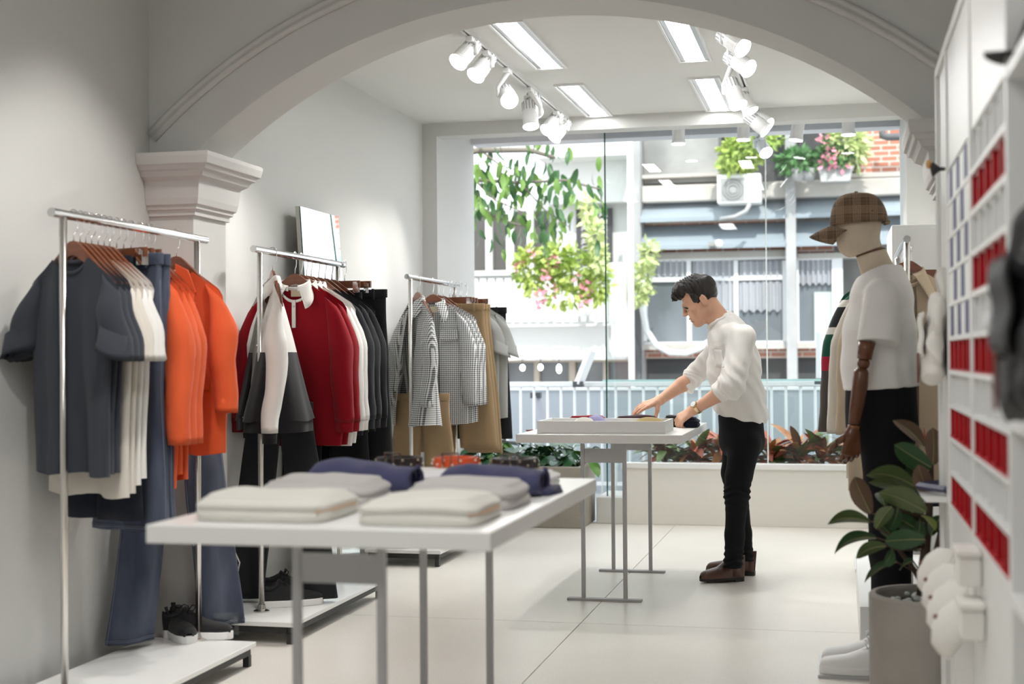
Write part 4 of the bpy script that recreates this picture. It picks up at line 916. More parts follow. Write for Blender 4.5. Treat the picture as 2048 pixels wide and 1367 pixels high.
# ---- shoes
sole_m = mat('white_rubber', '#efefed', .6); canvas_b = mat('black_canvas', '#1d1d1f', .85, fabric=.1, bump=(600, .3)); canvas_w = mat('white_canvas', '#e9e9e8', .8); lace_b = mat('black_lace', '#17171a', .8)
def shoe_parts(t, upper, sole, lace, L_=.285, W=.048, boot=0, heel=0):
    """shoe along +x, heel at 0, ground at z=0"""
    def half(v): return W * (.62 + .25 * math.sin(v * PI * .55 + .15) + .22 * math.sin(PI * v) ** 2) * (1 if v < .82 else math.sqrt(max(0, 1 - ((v - .82) / .185) ** 2))) * (1 if v > .06 else math.sqrt(max(.05, 1 - ((.06 - v) / .075) ** 2)))
    m = M(); rg = []
    pts = [(v, 1) for v in [i / 24 for i in range(25)]] + [(v, -1) for v in [1 - i / 24 for i in range(25)]]
    for z, f in ((0, .95), (.004, 1), (.026 if not heel else .012, 1.03), (.03 if not heel else .016, .99)):
        rg.append([(v * L_ + (f - 1) * .05 * (v - .5) * L_, s * half(v) * f, z + (.0 if not heel else (heel if False else 0))) for v, s in pts])
    m.loft(rg); m.build('sole', sole, t, smooth=False, bevel=0)
    if heel: M().loft([[(v * L_, s * half(v) * .98, z) for v, s in [(i / 40, 1) for i in range(11)] + [(.25 - i / 40, -1) for i in range(11)]] for z in (-heel, .002)]).build('heel', sole, t)
    z0 = .027 if not heel else .014
    def hh(v):
        if boot: return .118 if v < .36 else .118 - (.118 - .062) * min(1, (v - .36) / .24) ** .7 if v < .6 else .062 - .022 * (v - .6) / .4
        return .086 - .03 * math.sin(min(1, v / .3) * PI) * .45 if v < .3 else (.094 - .04 * ((v - .3) / .35) if v < .65 else .054 - .016 * (v - .65) / .35)
    rings = []
    for i in range(30):
        v = .008 + .985 * i / 29; w_ = max(half(v) * .97, .003); h = hh(v) - z0 * .4; h *= 1 if v < .9 else max(.25, math.sqrt(1 - ((v - .9) / .105) ** 2)); ring = []
        for k in range(15):
            a = PI * k / 14; c, s = math.cos(a), math.sin(a)
            nar = 1 - .28 * s ** 3 * (1 if v < .6 else .5)
            ring.append((v * L_ - (.012 * (1 - v) * s if v < .1 else 0), -math.copysign(abs(c) ** .75, c) * w_ * nar, z0 + h * s ** .8))
        rings.append(ring)
    m = M().loft(rings, False, False); m.build('upper', upper, t, smooth=True)
    if not boot:
        op = [(L_ * (.15 + .135 * math.cos(a)), .026 * math.sin(a), .088 + .006 * math.cos(2 * a) + .010 * math.cos(a)) for a in [2 * PI * k / 24 for k in range(25)]]
        M().tube(op, .007, 8, cap=False).build('collar', upper, t, smooth=True)
        M().add([(p[0], p[1] * .9, p[2] + .002) for p in op[:-1]], [tuple(range(24))]).build('lining', mat('shoe_lining', '#0e0e0f', .9) if upper is canvas_b else sole_m, t)
        M().obox((L_ * .03, 0, .104), (.006, .018, .03), Matrix.Rotation(-.3, 3, 'Y')).build('pull_tab', upper, t)
        M().tube([(L_ * .26, 0, .095), (L_ * .3, 0, .115), (L_ * .36, 0, .1), (L_ * .5, 0, .078)], [.016, .02, .02, .016], 10, flat=.4).build('tongue', upper, t, smooth=True)
        for k in range(5):
            v = .36 + .055 * k; z = hh(v) + .010 - .002 * k
            M().tube([(v * L_, -.024, z - .012), (v * L_ + .004, -.012, z + .001), (v * L_ + .006, 0, z + .003), (v * L_ + .004, .012, z + .001), (v * L_, .024, z - .012)], .0028, 6).build('lace', lace, t, smooth=True)
        for s in (-1, 1): M().tube([(L_ * .35, 0, .108), (L_ * .38, s * .02, .125), (L_ * .41, s * .036, .118), (L_ * .38, s * .03, .1), (L_ * .36, 0, .106)], .0025, 6).build('lace_loop', lace, t, smooth=True)
def sneaker(lbl, heel, toe, z, upper=canvas_b, lace=lace_b, L_=.285, cat='shoe'):
    h, q = PZ(*heel, z), PZ(*toe, z); d = q - h
    t = T('sneaker', lbl, cat, (h.x, h.y, z + .0005), math.atan2(d.y, d.x)); shoe_parts(t, upper, sole_m, lace, L_); return t
sneaker('black lace up sneaker with white sole, the one in front on the near platform', (346, 1262), (396, 1301), .094)
sneaker('black lace up sneaker with white sole leaning behind the front one on the near platform', (330, 1272), (462, 1276), .094)
sneaker('black canvas sneaker below the track trousers, the nearer one', (520, 1214), (640, 1206), .094)
sneaker('black canvas sneaker below the track trousers, the farther one', (525, 1194), (638, 1188), .094)
sneaker('white sneaker on the platform of the far rack', (735, 1092), (790, 1094), .094, canvas_w, canvas_w)
c = PZ(452, 1272, .094); t = T('acrylic_sign', 'small clear acrylic sign stand on the near platform beside the sneakers', 'sign', (c.x, c.y, .0945), math.radians(20))
acr = glass_mat('acrylic', '#eef2f2', 1.45); M().box(-.05, .05, -.002, .002, .004, .095).build('panel', acr, t); M().box(-.05, .05, -.002, .03, 0, .0035).build('foot', acr, t)
# ---- mirror leaning on the left wall
t = T('leaning_mirror', 'tall frameless mirror with pale edge leaning on the left wall behind the middle rack', 'mirror', (-2.60, 7.05, 0))
tilt = math.atan2(.12, 1.97); q = Matrix.Rotation(-tilt, 4, 'Y')
a0, a1 = -.30, .27
M().box(-.022, 0, a0, a1, .002, 1.985).xf(Matrix.Translation((.03, 0, .002)) @ q).build('backing', mat('pale_edge', '#cfd0c8', .6), t)
M().box(.0002, .004, a0 + .002, a1 - .002, .004, 1.983).xf(Matrix.Translation((.03, 0, .002)) @ q).build('mirror_glass', mat('mirror_silver', '#dfe9e8', .015, metal=1), t)
M().box(.0002, .005, a0 - .002, a0 + .003, .004, 1.983).xf(Matrix.Translation((.03, 0, .002)) @ q).build('glass_edge', gle, t)
# ---- concrete planter with anthuriums
concrete = mat('cast_concrete', '#a29b90', .9, var=(5, .5, '#8b8378'), bump=(60, .4)); soil = mat('soil', '#3a3029', .95, bump=(80, 1))
t = T('concrete_planter', 'rectangular grey concrete planter by the open window, full of anthuriums', 'planter', (-2.19, 9.93, 0))
x0, x1 = -.465, .43
m = M().box(x0, x1, -.26, -.215, 0, .43).box(x0, x1, .215, .26, 0, .43).box(x0, x0 + .045, -.215, .215, 0, .43).box(x1 - .045, x1, -.215, .215, 0, .43)
M().loft([[(x0, -.26, 0), (x1, -.26, 0), (x1, .26, 0), (x0, .26, 0)], [(x0, -.26, .43), (x1, -.26, .43), (x1, .26, .43), (x0, .26, .43)], [(x0 + .045, -.215, .43), (x1 - .045, -.215, .43), (x1 - .045, .215, .43), (x0 + .045, .215, .43)], [(x0 + .045, -.215, .38), (x1 - .045, -.215, .38), (x1 - .045, .215, .38), (x0 + .045, .215, .38)]], True, True).build('trough', concrete, t, bevel=.008)
M().box(x0 + .046, x1 - .046, -.214, .214, .381, .395).build('soil', soil, t)
an_l = mat('anthurium_leaf', '#2c5a33', .35, var=(6, .5, '#1d4528')); an_l2 = mat('anthurium_leaf_light', '#5b8a3a', .4)
AL = [leaf_mesh('leaf', .16, .05, an_l, .45, .1), leaf_mesh('leaf', .13, .042, an_l, .3, .1), leaf_mesh('leaf', .14, .045, an_l2, .5, .1)]
rs = random.Random(11)
for k in range(7):
    bx = -.36 + .115 * k; by = rs.uniform(-.08, .08)
    p = T('anthurium', ('anthurium plant with glossy dark leaves at the left end of the concrete planter', 'anthurium plant second from the left in the concrete planter', 'anthurium plant third from the left in the concrete planter', 'pink flowered anthurium plant in the middle of the concrete planter', 'anthurium plant third from the right in the concrete planter', 'anthurium plant second from the right in the concrete planter', 'anthurium plant with paler leaves at the right end of the concrete planter')[k], 'plant', (-2.19 + bx, 9.93 + by, .395))
    st = M()
    for i in range(15):
        a = rs.uniform(0, 2 * PI); r = rs.uniform(.04, .17); z = rs.uniform(.05, .19) - .2 * max(0, r - .12); q = Vector((r * math.cos(a), r * math.sin(a) * .8, z))
        st.tube([(0, 0, 0), q * .6 + Vector((0, 0, .03)), q], .003, 5)
        inst(AL[rs.choice((0, 0, 1, 1, 2))], 'leaf', p, q, (rs.uniform(-.6, .5), rs.uniform(-.5, .5), a - PI / 2 + rs.uniform(-.5, .5)), rs.uniform(.75, 1.1))
    st.build('stems', mat('green_stem', '#4d6b3a', .6), p, smooth=True)
    if k in (3, 1):
        q = Vector((.02 if k == 3 else .09, -.06, .25)); st = M().tube([(0, 0, 0), q * .6, q], .003, 5).build('flower_stem', mat('green_stem'), p)
        inst(leaf_mesh('spathe', .085, .036, mat('pink_spathe', '#d9606c', .35), .2, .3), 'spathe', p, q, (.6, 0, PI))
        M().tube([q, q + Vector((0, -.03, .035))], .005, 6).build('spadix', mat('yellow_spadix', '#e0c27a', .6), p)
# ---- crotons in the planter bench
M().box(-1.455, XR, 10.095, 10.595, .30, .37).build('bench_soil', soil, None)['kind'] = 'structure'
CM = [mat('croton_leaf_red', '#cf6a4a', .45, var=(14, .6, '#9c4a3a')), mat('croton_leaf_orange', '#dca066', .45, var=(14, .7, '#b06a48')), mat('croton_leaf_green', '#7d9450', .45, var=(14, .7, '#587a45')), mat('croton_leaf_dark', '#7a4440', .45, var=(14, .7, '#4a5a3a'))]
CL = [leaf_mesh('leaf', .24, .034, m_, .40, .2) for m_ in CM] + [leaf_mesh('leaf', .2, .038, m_, .6, .2) for m_ in CM]
rs = random.Random(5)
cr_l = ['croton with dark red stems left of the man, nearest the glass edge', 'red and orange croton directly left of the man', 'orange and green croton directly behind the man', 'red orange croton just right of the man', 'orange leafed croton between the man and the mannequin', 'green and red croton left of the mannequin hand', 'croton hidden behind the mannequin']
for k, px in enumerate((1330, 1390, 1450, 1540, 1598, 1645, 1725)):
    c = PY(px, 900, 10.33); p = T('croton', cr_l[k], 'plant', (c.x, 10.33, .37), group=None)
    st = M()
    for i in range(54):
        a = rs.uniform(0, 2 * PI); el = rs.uniform(-.1, 1.3); z = rs.uniform(.04, .17)
        inst(CL[rs.choice((0, 1, 1, 2, 2, 4, 5, 6, 3) if k else (3, 3, 2, 0, 7))], 'leaf', p, (0.012 * math.cos(a), .012 * math.sin(a), z), (el * .95, rs.uniform(-.4, .4), a - PI / 2), rs.uniform(.75, 1.15))
    M().tube([(0, 0, 0), (.004, 0, .1), (0, 0, .17)], [.012, .01, .005], 8).build('stem', mat('croton_stem', '#7a3b3d', .6), p, smooth=True)
# ================================================================ soft bodies from distance fields (man, mannequin)
def V3(p): return np.array(tuple(p), dtype=np.float32)
def rcone(P, a, b, r1, r2):
    a, b = V3(a), V3(b); ba = b - a; pa = P - a; h = np.clip(pa @ ba / max(float(ba @ ba), 1e-9), 0, 1)
    return np.linalg.norm(pa - h[:, None] * ba, axis=1) - (r1 + (r2 - r1) * h)
def ecap(P, a, b, ra, rb, X=(1, 0, 0)):
    """cone with elliptical section: (half size along X, half size across)"""
    a, b = V3(a), V3(b); ba = b - a; L_ = float(np.linalg.norm(ba)); t = ba / max(L_, 1e-6); X = V3(X); X = X - t * (X @ t); X /= np.linalg.norm(X); Yv = np.cross(t, X)
    pa = P - a; h = np.clip(pa @ t / max(L_, 1e-6), 0, 1); q = pa - (h * L_)[:, None] * t
    rx = ra[0] + (rb[0] - ra[0]) * h; ry = ra[1] + (rb[1] - ra[1]) * h; rm = np.minimum(rx, ry)
    k = np.sqrt(((q @ X) / rx) ** 2 + ((q @ Yv) / ry) ** 2 + ((q @ t) / rm) ** 2)
    return (k - 1) * rm
def ell(P, c, r, ax=None):
    q = P - V3(c)
    if ax is not None: q = q @ ax
    r = np.array(r, dtype=np.float32); k0 = np.linalg.norm(q / r, axis=1); k1 = np.linalg.norm(q / (r * r), axis=1)
    return k0 * (k0 - 1) / np.maximum(k1, 1e-6)
def sm(a, b, k):
    h = np.clip(.5 + .5 * (b - a) / k, 0, 1); return b + (a - b) * h - k * h * (1 - h)
def smx(a, b, k): return -sm(-a, -b, k)
def wob(P, s, seed=0.0):
    x, y, z = P[:, 0] * s + seed, P[:, 1] * s - seed, P[:, 2] * s + 2 * seed
    return (np.sin(x + 1.7 * np.sin(y * .9 + z * .4)) + np.sin(1.3 * y + 1.4 * np.sin(z + .6 * x)) + np.sin(1.1 * z + 1.5 * np.sin(x * .8 - y))) / 3
def sdf_mesh(f, lo, hi, res, blk=8, slack=1.7):
    lo = np.array(lo, np.float32); hi = np.array(hi, np.float32); n = (np.ceil((hi - lo) / res / blk).astype(int)) * blk + 1
    nb = (n - 1) // blk
    gi = np.stack(np.meshgrid(*[np.arange(k) for k in nb], indexing='ij'), -1).reshape(-1, 3)
    cen = lo + (gi * blk + blk / 2) * res; dc = f(cen.astype(np.float32))
    D = np.empty(tuple(n), np.float32)
    Dc = np.pad(dc.reshape(tuple(nb)), ((0, 1),) * 3, mode='edge')
    D[...] = np.repeat(np.repeat(np.repeat(Dc, blk, 0), blk, 1), blk, 2)[:n[0], :n[1], :n[2]]
    act = gi[np.abs(dc) < res * blk * .5 * 1.74 * slack]
    off = np.stack(np.meshgrid(*[np.arange(blk + 1)] * 3, indexing='ij'), -1).reshape(-1, 3)
    for s in range(0, len(act), 400):
        ii = (act[s:s + 400, None, :] * blk + off[None]).reshape(-1, 3); D[ii[:, 0], ii[:, 1], ii[:, 2]] = f((lo + ii * res).astype(np.float32))
    I = D < 0
    c = np.zeros(tuple(n - 1), np.uint8)
    for a in (0, 1):
        for b in (0, 1):
            for e in (0, 1): c += I[a:n[0] - 1 + a, b:n[1] - 1 + b, e:n[2] - 1 + e]
    ac = np.argwhere((c > 0) & (c < 8)); idx = np.full(tuple(n - 1), -1, np.int32); idx[ac[:, 0], ac[:, 1], ac[:, 2]] = np.arange(len(ac))
    co = np.array([(a, b, e) for a in (0, 1) for b in (0, 1) for e in (0, 1)]); val = np.stack([D[ac[:, 0] + q[0], ac[:, 1] + q[1], ac[:, 2] + q[2]] for q in co], 1)
    acc = np.zeros((len(ac), 3)); cnt = np.zeros(len(ac))
    for p in range(8):
        for q in range(p + 1, 8):
            if np.abs(co[p] - co[q]).sum() != 1: continue
            va, vb = val[:, p], val[:, q]; x = (va < 0) != (vb < 0); t = np.where(x, va / np.where(x, va - vb, 1), 0)
            acc += np.where(x[:, None], co[p] + (co[q] - co[p]) * t[:, None], 0); cnt += x
    vert = lo + (ac + acc / np.maximum(cnt, 1)[:, None]) * res; faces = []
    for ax in range(3):
        u, v = (ax + 1) % 3, (ax + 2) % 3; sl0 = [slice(None)] * 3; sl1 = [slice(None)] * 3; sl0[ax] = slice(0, -1); sl1[ax] = slice(1, None)
        A, B = I[tuple(sl0)], I[tuple(sl1)]; e = np.argwhere(A != B); e = e[(e[:, u] > 0) & (e[:, v] > 0) & (e[:, u] < n[u] - 1) & (e[:, v] < n[v] - 1)]
        qd = []
        for du, dv in ((-1, -1), (0, -1), (0, 0), (-1, 0)):
            k = e.copy(); k[:, u] += du; k[:, v] += dv; qd.append(idx[k[:, 0], k[:, 1], k[:, 2]])
        qd = np.stack(qd, 1); fl = ~A[e[:, 0], e[:, 1], e[:, 2]]; qd[fl] = qd[fl][:, ::-1]; faces.append(qd[(qd >= 0).all(1)])
    return vert, np.concatenate(faces)
def sdf_obj(name, f, lo, hi, res, material, parent=None, smooth_it=1):
    v, fc = sdf_mesh(f, lo, hi, res)
    if parent is not None: v = v - np.array(tuple(parent.location))
    me = bpy.data.meshes.new(name); me.vertices.add(len(v)); me.vertices.foreach_set('co', v.astype(np.float32).ravel())
    me.loops.add(fc.size); me.loops.foreach_set('vertex_index', fc.astype(np.int32).ravel()); me.polygons.add(len(fc)); me.polygons.foreach_set('loop_start', np.arange(0, fc.size, 4, dtype=np.int32)); me.polygons.foreach_set('loop_total', np.full(len(fc), 4, np.int32))
    me.update(calc_edges=True); me.validate(); me.polygons.foreach_set('use_smooth', [True] * len(me.polygons)); me.materials.append(material)
    o = bpy.data.objects.new(name, me); COL.objects.link(o); o.parent = parent
    if smooth_it:
        d = o.modifiers.new('smooth', 'SMOOTH'); d.factor = .5; d.iterations = smooth_it
    return o
def hit(f, x, y, t0, t1):            # where the ray through a photograph pixel meets a distance field
    d = (FW + RT * ((x - 1024) / F_PX) + UP * ((683.5 - y) / F_PX)).normalized(); t = t0
    for _ in range(90):
        p = CP + d * t; s = float(f(np.array([tuple(p)], np.float32))[0])
        if abs(s) < .0004: break
        t += s * .7
        if t > t1: return None
    return p - d * .0015
def frame(fw, up):                   # columns forward, side, up
    f_ = np.array(fw, float); f_ /= np.linalg.norm(f_); u_ = np.array(up, float); u_ -= f_ * (u_ @ f_); u_ /= np.linalg.norm(u_); return np.stack([f_, np.cross(u_, f_), u_], 1)

# ---------------- the man
skin = mat('skin', '#d9ab90', .5, spec=.35, var=(9, .25, '#cf977c')); skin.node_tree.nodes['Principled BSDF'].inputs['Subsurface Weight'].default_value = .08
skin.node_tree.nodes['Principled BSDF'].inputs['Subsurface Radius'].default_value = (.02, .008, .004)
hair_m = mat('black_hair', '#1a1614', .38, spec=.5, bump=(120, .6), var=(70, .5, '#2b2420', (1, 1, .2))); shirt_m = mat('white_shirt', '#eeebe6', .9, spec=.15, fabric=.1, bump=(300, .2)); trous_m = mat('black_trousers', '#141416', .85, spec=.2, bump=(400, .3))
man = T('person', 'person in white long sleeved shirt and black trousers arranging goods on the far table', 'person', (PZ(1470, 1160).x, 7.6, 0))
Hq = frame((-.866, -.06, -.5), (-.5, 0, .866)); HO = V3(PY(1399, 600, 7.56))
def H(f_, s_, u_): return HO + Hq @ np.array([f_, s_, u_])
nb_, ch_ = PY(1449, 652, 7.58), PY(1466, 715, 7.59); pel = PY(1484, 872, 7.61)
shL, elL, wrL = PY(1486, 676, 7.42), PY(1463, 772, 7.31), PY(1391, 817, 7.36)
shR, elR, wrR = PY(1452, 684, 7.77), PY(1388, 752, 7.83), PY(1320, 800, 7.70)
def hand_prims(W, d, n, bend, spread, thumb_out, sc=1.0):
    """list of (a, b, r1, r2) cones; d wrist->knuckles, n back of hand, thumb on side th"""
    d = Vector(d).normalized(); n = (Vector(n) - d * Vector(n).dot(d)).normalized(); s = Vector(thumb_out); s = (s - d * s.dot(d) - n * s.dot(n)).normalized(); W = Vector(W); pr = []
    K = []
    for i, (o, L0) in enumerate(((.030, .094), (.010, .098), (-.010, .094), (-.029, .086))):
        k = W + d * L0 * sc + s * o * sc; K.append(k); pr.append((W + d * .02 + s * o * .55 * sc, k, .0135 * sc, .0115 * sc))
    ln = ((.036, .022, .019), (.040, .026, .020), (.037, .024, .019), (.029, .018, .017)); fing = []
    for i in range(4):
        p = K[i]; ang = 0; out = spread[i]
        for j in range(3):
            ang += bend[i][j]; dd = d * math.cos(ang) - n * math.sin(ang) + s * out; dd.normalize(); q = p + dd * ln[i][j] * sc; r = (.0100, .0088, .0078, .0068)
            fing.append((p, q, r[j] * sc * (1 if i < 3 else .88), r[j + 1] * sc * (1 if i < 3 else .88))); p = q
    return pr, fing, s, n, d
b1 = [[math.radians(a) for a in q] for q in ((32, 42, 28), (36, 46, 30), (40, 48, 32), (42, 48, 32))]; b2 = [[math.radians(a) for a in q] for q in ((6, 10, 6), (10, 12, 8), (14, 14, 8), (16, 16, 10))]
pL, fL, sL, nL, dL = hand_prims(wrL, PY(1358, 838, 7.36) - wrL, (-.15, -.55, .8), b1, (.10, .03, -.03, -.10), (0, 1, .25))
pR, fR, sR, nR, dR = hand_prims(wrR, PY(1284, 812, 7.64) - wrR, (0, -.35, .95), b2, (.12, .03, -.05, -.14), (0, -1, -.1))
def thumb(W, d, n, s, a, sc=1): 
    p0 = Vector(W) + d * .025 + s * .022; p1 = p0 + (d * .55 + s * .62 - n * a) .normalized() * .045; p2 = p1 + (d * .75 + s * .35 - n * (a + .25)).normalized() * .034; p3 = p2 + (d * .85 + s * .1 - n * (a + .35)).normalized() * .026
    return [(p0, p1, .0155, .0125), (p1, p2, .0118, .0105), (p2, p3, .0100, .0075)]
tL, tR = thumb(wrL, dL, nL, sL, .5), thumb(wrR, dR, nR, sR, .75)
def near(P, c, r): return np.linalg.norm(P - V3(c), axis=1) < r
def sub_eval(P, c, r, fn):           # evaluate a detail field only close to it
    m = near(P, c, r); out = np.linalg.norm(P - V3(c), axis=1) - r * .8; out = np.maximum(out, .02)
    if m.any(): out[m] = fn(P[m])
    return out
def head_sdf(P):
    q = (P - HO.astype(np.float32)) @ Hq.astype(np.float32); E = lambda c, r: ell(q, c, r)
    d = E((-.014, 0, .036), (.096, .074, .086)); d = sm(d, E((.028, 0, -.045), (.064, .058, .074)), .035)
    d = sm(d, E((.072, 0, -.102), (.020, .022, .017)), .03)
    qa = q.copy(); qa[:, 1] = np.abs(qa[:, 1])
    d = sm(d, rcone(qa, (.062, .015, -.1), (-.005, .050, -.062), .016, .016), .03)
    d = sm(d, ell(qa, (.060, .038, -.030), (.024, .024, .022)), .025)
    d = sm(d, rcone(qa, (.087, .008, .020), (.070, .044, .018), .008, .008), .016)
    d = smx(d, -ell(qa, (.094, .032, .000), (.017, .020, .011)), .012)
    d = sm(d, ell(qa, (.075, .0305, -.001), (.0125, .0155, .0105)), .005)
    d = sm(d, rcone(q, (.088, 0, .014), (.108, 0, -.027), .0065, .0105), .011); d = sm(d, ell(qa, (.100, .0105, -.032), (.009, .008, .0065)), .006)
    d = sm(d, E((.0935, 0, -.0615), (.0085, .023, .0058)), .006); d = sm(d, E((.0895, 0, -.0735), (.0095, .020, .0062)), .006)
    d = smx(d, -E((.100, 0, -.0672), (.010, .024, .0014)), .003)
    e = ell(qa, (-.020, .074, -.016), (.019, .009, .033)); e = smx(e, -ell(qa, (-.016, .083, -.014), (.010, .006, .020)), .004); d = sm(d, e, .006)
    return d
def body_sdf(P):
    d = sub_eval(P, HO, .26, head_sdf)
    d = sm(d, rcone(P, H(-.028, 0, -.05), nb_, .056, .060), .03)
    d = sm(d, ecap(P, nb_ + Vector((.0, 0, -.02)), ch_, (.06, .085), (.09, .14)), .05); d = sm(d, ecap(P, ch_, pel, (.09, .14), (.085, .13)), .05)
    for a, b, c, r in ((shL, elL, wrL, 1), (shR, elR, wrR, 1)):
        d = sm(d, rcone(P, a, b, .046, .040), .02); d = sm(d, rcone(P, b, b.lerp(c, .35), .040, .040), .015); d = sm(d, rcone(P, b.lerp(c, .35), c, .040, .0265), .015)
    for h_, k_, a_ in (((1490, 895, 7.51), (1475, 985, 7.47), (1464, 1140, 7.51)), ((1480, 895, 7.70), (1473, 985, 7.72), (1486, 1130, 7.77))):
        h_, k_, a_ = PY(*h_), PY(*k_), PY(*a_); a_ = k_.lerp(a_, .72); d = sm(d, rcone(P, h_, k_, .065, .045), .02); d = sm(d, rcone(P, k_, a_, .045, .033), .02)
    for W, pr, fg, th in ((wrL, pL, fL, tL), (wrR, pR, fR, tR)):
        def hf(Q, pr=pr, fg=fg, th=th, W=W):
            e = rcone(Q, *pr[0])
            for p in pr[1:]: e = sm(e, rcone(Q, *p), .016)
            e = sm(e, rcone(Q, W, pr[1][0], .0265, .02), .02); fd = None
            for p in range(0, 12, 3):
                g = rcone(Q, *fg[p])
                for j in (1, 2): g = sm(g, rcone(Q, *fg[p + j]), .004)
                fd = g if fd is None else np.minimum(fd, g)
            e = sm(e, fd, .006); t_ = rcone(Q, *th[0])
            for p in th[1:]: t_ = sm(t_, rcone(Q, *p), .005)
            return sm(e, t_, .009)
        d = sm(d, sub_eval(P, pr[1][1], .24, hf), .012)
    return d
lo_, hi_ = (PY(1255, 700, 7.5).x, 7.15, .05), (PY(1560, 700, 7.5).x, 7.98, 1.68)
sdf_obj('body', body_sdf, lo_, hi_, .0034, skin, man)
def hair_sdf(P):
    q = (P - HO.astype(np.float32)) @ Hq.astype(np.float32); qa = q.copy(); qa[:, 1] = np.abs(qa[:, 1])
    top = ell(q, (-.012, 0, .048), (.106, .083, .092)); top = sm(top, ell(q, (.045, 0, .098), (.062, .062, .036)), .03); top = sm(top, rcone(q, (.055, .0, .108), (.124, .0, .070), .030, .007), .025)
    st = .0035 * np.sin(q[:, 1] * 210 + 14 * np.sin(q[:, 0] * 26) + q[:, 2] * 40) + .003 * np.sin(q[:, 0] * 150 - q[:, 1] * 170)
    line = np.where(q[:, 0] > .045, .060 + .010 * np.sin(q[:, 1] * 120), np.where(q[:, 0] > .0, .02 + (q[:, 0]) * 1.05, -.022 + (q[:, 0] + .0) * .75 + np.where(q[:, 0] < -.04, (q[:, 0] + .04) * .5, .038 * (1 + q[:, 0] / .04))))
    d = smx(top + st, line - q[:, 2], .012)
    side = smx(ell(q, (-.016, 0, .03), (.1, .0775, .09)), smx(-.075 - q[:, 2] - .1 * (q[:, 0] + .05), q[:, 0] - .035, .01), .006)
    earcut = -ell(qa, (-.018, .08, -.022), (.022, .02, .032)); side = smx(side, earcut, .004)
    return np.minimum(d, side + st * .3) if False else sm(d, side + st * .25, .008)
sdf_obj('hair', hair_sdf, HO - .17, HO + .17, .0032, hair_m, man)
# eyebrows, eyes, lips: small patches laid on the face
def patch(name, f, pxs, r, material, t0=6.5, t1=9, parent=man, flat=.5):
    pts = [hit(f, x, y, t0, t1) for x, y in pxs]; pts = [p for p in pts if p is not None]
    if len(pts) > 1: return M().tube(pts, r, 6, flat=1).build(name, material, parent, smooth=True, world=True)
patch('eyebrow', body_sdf, ((1363.5, 615.5), (1366.5, 615), (1371, 615.2), (1376, 616.5)), [.0025, .0045, .0042, .002], hair_m)
patch('eyelashes', body_sdf, ((1370, 621.5), (1373, 621.8), (1377.5, 620.8)), [.001, .0018, .001], hair_m)
patch('lips', body_sdf, ((1382.2, 642.8), (1385, 643.2), (1388, 643.2)), [.0018, .0028, .001], mat('lip', '#b56f62', .45))
def shirt_sdf(P):
    S_ = [(PY(1443, 645, 7.58), (.066, .074)), (PY(1458, 678, 7.59), (.116, .165)), (PY(1468, 735, 7.60), (.138, .178)), (PY(1475, 795, 7.60), (.136, .172)), (PY(1480, 850, 7.61), (.126, .160))]
    d = ecap(P, S_[0][0], S_[1][0], S_[0][1], S_[1][1])
    for i in range(1, 4): d = sm(d, ecap(P, S_[i][0], S_[i + 1][0], S_[i][1], S_[i + 1][1]), .03)
    d = sm(d, rcone(P, PY(1466, 668, 7.46), PY(1484, 678, 7.43), .062, .066), .04); d = sm(d, rcone(P, PY(1446, 672, 7.72), shR, .055, .06), .04)
    d = sm(d, ell(P, PY(1506, 826, 7.6), (.075, .15, .055)), .04)
    d = sm(d, ell(P, PY(1452, 647, 7.58), (.074, .088, .050)), .03)
    slv = None
    for a, b, c, r in ((shL, elL, PY(1437, 786, 7.335), (.070, .066, .047)), (shR, elR, PY(1371, 776, 7.80), (.066, .060, .046))):
        s = rcone(P, a, b, r[0], r[1]); dr = V3(c - b); dr /= np.linalg.norm(dr)
        s2 = rcone(P, b, c + (c - b).normalized() * .02, r[1] * .96, r[2]); s2 = smx(s2, (P - V3(c)) @ dr, .006); s = sm(s, s2, .02)
        tt = (P - V3(b)) @ dr; w_ = np.exp(-((P - V3(b.lerp(c, .5))) ** 2).sum(1) / .006); s = s + w_ * .0042 * np.sin(tt * 230 + 3 * np.sin(P[:, 2] * 60))
        s = sm(s, np.maximum(np.abs(tt - float((V3(c) - V3(b)) @ dr) + .012) - .012, rcone(P, b, c, r[1], r[2] + .003)), .008)
        slv = s if slv is None else np.minimum(slv, s)
    d = sm(d, slv, .022)
    hf, hb = V3(PY(1430, 824, 7.6)), V3(PY(1531, 848, 7.6)); tv = hb - hf; nrm = np.array([tv[2], 0, -tv[0]]); nrm /= np.linalg.norm(nrm); nrm = nrm if nrm[2] < 0 else -nrm
    z = P[:, 2]; lowf = np.clip((1.12 - z) / .3, 0, 1)
    d = d + .007 * wob(P, 17, 1) + .010 * lowf * wob(P, 26, 2) + .0055 * np.sin(P[:, 0] * 80 + P[:, 2] * 60 + 2 * np.sin(P[:, 1] * 20) + 1.5 * np.sin(P[:, 2] * 17)) * (.35 + lowf)
    d = smx(d, ((P - hf) @ nrm).astype(np.float32) - .004 * np.sin(P[:, 0] * 60), .008)
    nd = V3(nb_) - V3(H(-.03, 0, -.06)); nd /= np.linalg.norm(nd); cN = V3(PY(1438, 646, 7.58)); q = P - cN
    return smx(d, -rcone(P, cN - nd * .1, cN + nd * .012, .064, .058), .008) if False else d
sdf_obj('shirt', shirt_sdf, (PY(1350, 700, 7.8).x, 7.17, .8), (PY(1560, 700, 7.5).x, 7.97, 1.45), .0052, shirt_m, man)
nd = (Vector(H(-.03, 0, -.06)) - nb_).normalized(); c0 = PY(1439, 642, 7.58); nd = (nd + Vector((.10, 0, .05))).normalized(); e1 = Vector((0, 1, 0)); e2 = nd.cross(e1).normalized()
